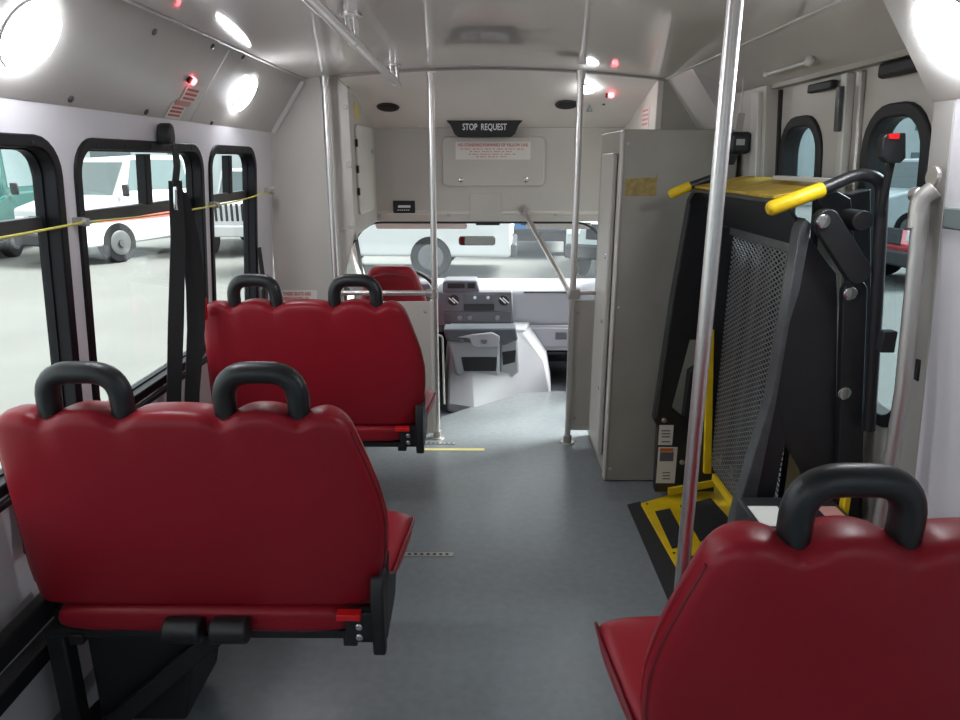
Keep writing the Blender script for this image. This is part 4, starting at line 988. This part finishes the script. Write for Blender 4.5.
# ================================================================== OUTSIDE VEHICLES
def wheel(t, x, y, r, w=.24):
    bm = B(); disc(bm, (x - w / 2, y, r), (1, 0, 0), r, w, 28); o = obj('wheel', bm, m_wheelr, t, bevel=.03)
    s = 1 if x > 0 else -1
    bm = B(); disc(bm, (x + s * (w / 2 - .02), y, r), (s, 0, 0), r * .62, .03, 24, .02); obj('rim', bm, m_rim, o)
    bm = B(); disc(bm, (x + s * (w / 2 + .02), y, r), (s, 0, 0), r * .2, .05, 12); obj('hubcap', bm, m_liftg, o)
def vehicle(name, label, cat, loc, heading, paint, prof, w, cab, wheels, r, glassz=None, grille=None, stripe=None, group=None):
    """front of the vehicle towards local -y; prof/cab are (y, z) outlines"""
    t = thing(name, label, cat, (loc[0], loc[1], -.75), heading, group)
    bm = B(); prism(bm, prof, YZ, -w / 2, w / 2); obj('body', bm, paint, t, bevel=.07, seg=3)
    # cabin with tumblehome
    bm = B(); zb = min(z for y, z in cab); zt = max(z for y, z in cab)
    def cm(a, b, s): return (s * (w / 2 - .06 - .16 * (b - zb) / max(.01, zt - zb)), a, b)
    A = [bm.verts.new(cm(y, z, -1)) for y, z in cab]; D = [bm.verts.new(cm(y, z, 1)) for y, z in cab]; n = len(cab)
    for i in range(n): bm.faces.new([A[i], A[(i + 1) % n], D[(i + 1) % n], D[i]])
    bm.faces.new(A[::-1]); bm.faces.new(D); c = obj('cabin', bm, paint, t, bevel=.05, seg=2)
    # glass: windscreen and side panes slightly proud of the cabin
    (y0, z0), (y1, z1) = cab[0], cab[1]       # windscreen edge bottom -> top
    bm = B(); d = Vector((0, y1 - y0, z1 - z0)); nn = Vector((0, -(z1 - z0), (y1 - y0))).normalized()
    q = []
    for f, s in ((.10, -1), (.10, 1), (.90, 1), (.90, -1)):
        yy = y0 + (y1 - y0) * f; zz = z0 + (z1 - z0) * f; hx = (w / 2 - .06 - .16 * (zz - zb) / max(.01, zt - zb)) - .08
        q.append(Vector((s * hx, yy, zz)))
    v1 = [bm.verts.new(p + nn * .015) for p in q]; v2 = [bm.verts.new(p - nn * .02) for p in q]
    for i in range(4): bm.faces.new([v1[i], v1[(i + 1) % 4], v2[(i + 1) % 4], v2[i]])
    bm.faces.new(v1); bm.faces.new(v2[::-1]); obj('windscreen', bm, m_carglass, t)
    for s in (-1, 1):
        ys = sorted(set([y for y, z in cab])); yb0 = y1 + .10; yb1 = cab[2][0] - .12
        nwin = max(1, int((yb1 - yb0) / 1.1))
        for k in range(nwin):
            a = yb0 + (yb1 - yb0) * k / nwin; b = yb0 + (yb1 - yb0) * (k + 1) / nwin - .08
            aa = a - ((y1 - y0) * .5 if k == 0 else 0)
            bm = B(); za = zb + .12 * (zt - zb) + .05; zc = zt - .12
            V = []
            for t_ in (.012, -.02):
                for (yy, zz) in ((aa, za), (b, za), (b, zc), (a, zc)):
                    hx = (w / 2 - .06 - .16 * (zz - zb) / max(.01, zt - zb)); V.append(bm.verts.new((s * (hx + t_), yy, zz)))
            bm.faces.new(V[:4]); bm.faces.new(V[4:][::-1])
            for i in range(4): bm.faces.new([V[i], V[(i + 1) % 4], V[4 + (i + 1) % 4], V[4 + i]])
            obj('side_window', bm, m_carglass, t)
    for y in wheels:
        for s in (-1, 1): wheel(t, s * (w / 2 - .10), y, r)
    fy = min(y for y, z in prof); lo = min(z for y, z in prof)
    bm = B(); box(bm, -w / 2 + .02, w / 2 - .02, fy - .10, fy + .1, lo, lo + .28); obj('bumper', bm, m_barf if grille != 'slots' else paint, t, bevel=.04)
    gz = lo + .38
    if grille == 'slots':
        bm = B()
        for k in range(7): box(bm, -.42 + k * .13, -.36 + k * .13, fy - .02, fy + .02, gz, gz + .42)
        obj('grille_slots', bm, m_black, t, bevel=.01)
    else:
        bm = B(); box(bm, -w * .26, w * .26, fy - .02, fy + .02, gz, gz + .30); obj('grille', bm, m_barf, t, bevel=.02)
    for s in (-1, 1):
        bm = B(); box(bm, s * w * .40 - .14, s * w * .40 + .14, fy - .025, fy + .02, gz + .08, gz + .28); obj('headlight', bm, m_white_ink, t, bevel=.03)
        bm = B(); box(bm, s * (w / 2 + .14) - .09, s * (w / 2 + .14) + .09, cab[0][0] + .15, cab[0][0] + .22, zb + .05, zb + .33); obj('door_mirror', bm, m_black, t, bevel=.03)
    if stripe:
        for s in (-1, 1):
            bm = B(); box(bm, s * (w / 2 + .004) - .004, s * (w / 2 + .004) + .004, wheels[0] - .5, wheels[0] + 3.2, stripe, stripe + .17); obj('stripe', bm, mat('faded_red_stripe', (.75, .12, .12), .4), t)
    return t
wp = mat('white_car_paint', (.56, .57, .58), .25); gp = mat('green_truck_paint', (.010, .060, .053), .25); rp = mat('red_truck_paint', (.40, .02, .03), .25); bp_ = mat('blue_van_paint', (.10, .24, .50), .3); sp = mat('silver_van_paint', (.42, .47, .49), .25); gy = mat('grey_wall_paint', (.50, .56, .57), .8, noise=.1, nscale=.5)
van_prof = [(-2.9, .42), (-2.9, 1.25), (-2.2, 1.45), (-1.6, 1.55), (3.0, 1.55), (3.0, .42)]
van_cab = [(-1.9, 1.45), (-1.25, 2.35), (2.9, 2.45), (2.95, 1.45)]
suv_prof = [(-2.25, .45), (-2.25, 1.08), (-1.1, 1.2), (2.2, 1.2), (2.25, .45)]
suv_cab = [(-1.0, 1.15), (-.55, 1.82), (2.0, 1.82), (2.15, 1.15)]
truck_cab = [(-.9, 1.2), (-.35, 1.9), (.9, 1.9), (1.1, 1.2)]
ang = lambda hx, hy: math.atan2(hx, -hy)     # heading (hx, hy) for local -y
vehicle('delivery_van', 'white van with a faded red stripe outside the middle left window', 'van', (-8.85, 18.5), ang(-.35, -.94), wp, [(-2.9, .42), (-2.9, 1.25), (-2.2, 1.45), (-1.6, 1.55), (.8, 1.55), (.8, .42)], 2.1, [(-1.9, 1.45), (-1.25, 2.35), (.7, 2.45), (.75, 1.45)], (-1.95,), .46, stripe=.95)
vehicle('off_road_car', 'white off road car with upright slotted grille seen through the small far left window', 'car', (-6.35, 19.4), ang(.02, -1), wp, [(-2.2, .5), (-2.2, 1.3), (-.8, 1.35), (2.1, 1.35), (2.1, .5)], 1.65, [(-.75, 1.33), (-.55, 2.1), (1.9, 2.1), (2.0, 1.33)], (-1.5, 1.5), .45, grille='slots')
vehicle('green_van', 'dark green van outside the nearest left window', 'van', (-13.1, 19.0), ang(.2, -.98), gp, van_prof, 2.1, [(-2.0, 1.45), (-1.45, 2.75), (2.9, 2.85), (2.95, 1.45)], (-1.95, 2.0), .46)
vehicle('pickup_truck', 'red pickup truck parked outside the lift door window', 'truck', (10.0, 13.9), ang(-1, -.1), rp, [(-2.25, .4), (-2.25, .80), (-1.1, .92), (2.2, .92), (2.25, .4)], 1.95, [(-.4, .9), (.1, 1.55), (1.2, 1.55), (1.4, .9)], (-1.5, 1.5), .38)
vehicle('silver_van', 'silver van beyond the red truck on the right', 'van', (14.0, 21.5), ang(-1, -.1), sp, van_prof, 2.1, van_cab, (-1.95, 2.0), .45)
vehicle('blue_van', 'blue van ahead, seen right of centre through the windscreen', 'van', (1.6, 20.0), ang(-.1, -1), bp_, [(-2.9, .42), (-2.9, 1.25), (-2.2, 1.45), (-1.6, 1.55), (1.0, 1.55), (1.0, .42)], 1.7, [(-1.9, 1.45), (-1.25, 2.35), (.9, 2.45), (.95, 1.45)], (-1.95,), .42)
vehicle('delivery_van', 'white van standing side on ahead, left of centre through the windscreen', 'van', (-2.3, 15.2), ang(1, -.05), wp, [(-2.9, .42), (-2.9, 1.25), (-2.2, 1.45), (-1.6, 1.55), (1.5, 1.55), (1.5, .42)], 2.0, [(-1.9, 1.45), (-1.25, 2.35), (1.4, 2.45), (1.45, 1.45)], (-1.25, .9), .42)
vehicle('parked_suv', 'pale grey car ahead, at the right end of the windscreen', 'car', (3.4, 15.5), ang(-.5, -1), sp, suv_prof, 1.8, suv_cab, (-1.5, 1.5), .38)
def building(label, x0, x1, y0, y1, h, nw, rows):
    t = thing('warehouse', label, 'building', ((x0 + x1) / 2, y0, -.75)); hw = (x1 - x0) / 2
    bm = B(); box(bm, -hw, hw, 0, y1 - y0, 0, h); obj('wall', bm, gy, t)
    bm = B(); box(bm, -hw - .2, hw + .2, -.2, y1 - y0, h, h + .3); obj('parapet', bm, wp, t)
    for r_ in rows:
        for k in range(nw):
            x = -hw + 2 * hw * (k + .5) / nw; bm = B(); box(bm, x - 1.0, x + 1.0, -.06, .02, r_, r_ + 1.1); obj('window', bm, m_carglass, t)
building('long pale grey building far off behind the vehicles on the left', -44, -9, 36, 44, 4.6, 9, (2.2,))
building('pale grey building far off behind the red truck on the right', 13, 46, 38, 46, 5.6, 8, (1.6, 3.8))

# ================================================================== the side walls stand slightly out of plumb, wider at the floor
def lean(o, sgn, zr):
    for c in [o] + list(o.children_recursive):
        if c.type == 'MESH' and not c.get('_leant'):
            mw = Matrix.Translation(o.location) if c is not o else Matrix.Translation(o.location)
            for v in c.data.vertices:
                z = (mw @ v.co).z
                if z < zr: v.co.x += sgn * 0.075 * (zr - max(z, -.1))
LEFT = ('window_1', 'window_2', 'window_3', 'window_4', 'trim_6', 'pull_cord', 'lap_belt', 'lap_belt.001', 'wall_seat_rail', 'shoulder_belt')
RIGHT = ('door_1', 'door_2', 'window_5', 'trim_8', 'latch_slot')
for o in list(bpy.data.objects):
    if o.parent or o.name in ('ground',): continue
    if o.name in LEFT: lean(o, -1, 1.71)
    elif o.name in RIGHT: lean(o, 1, 1.80)
    elif o.type == 'MESH' and o.name.startswith('wall_left'):
        if min(v.co.y for v in o.data.vertices) < 3.8: lean(o, -1, 1.71)
    elif o.type == 'MESH' and (o.name.startswith('wall_right') or o.name == 'trim_7'):
        if min(v.co.y for v in o.data.vertices) < 3.8: lean(o, 1, 1.80 if min(v.co.y for v in o.data.vertices) > 1.7 else 1.71)
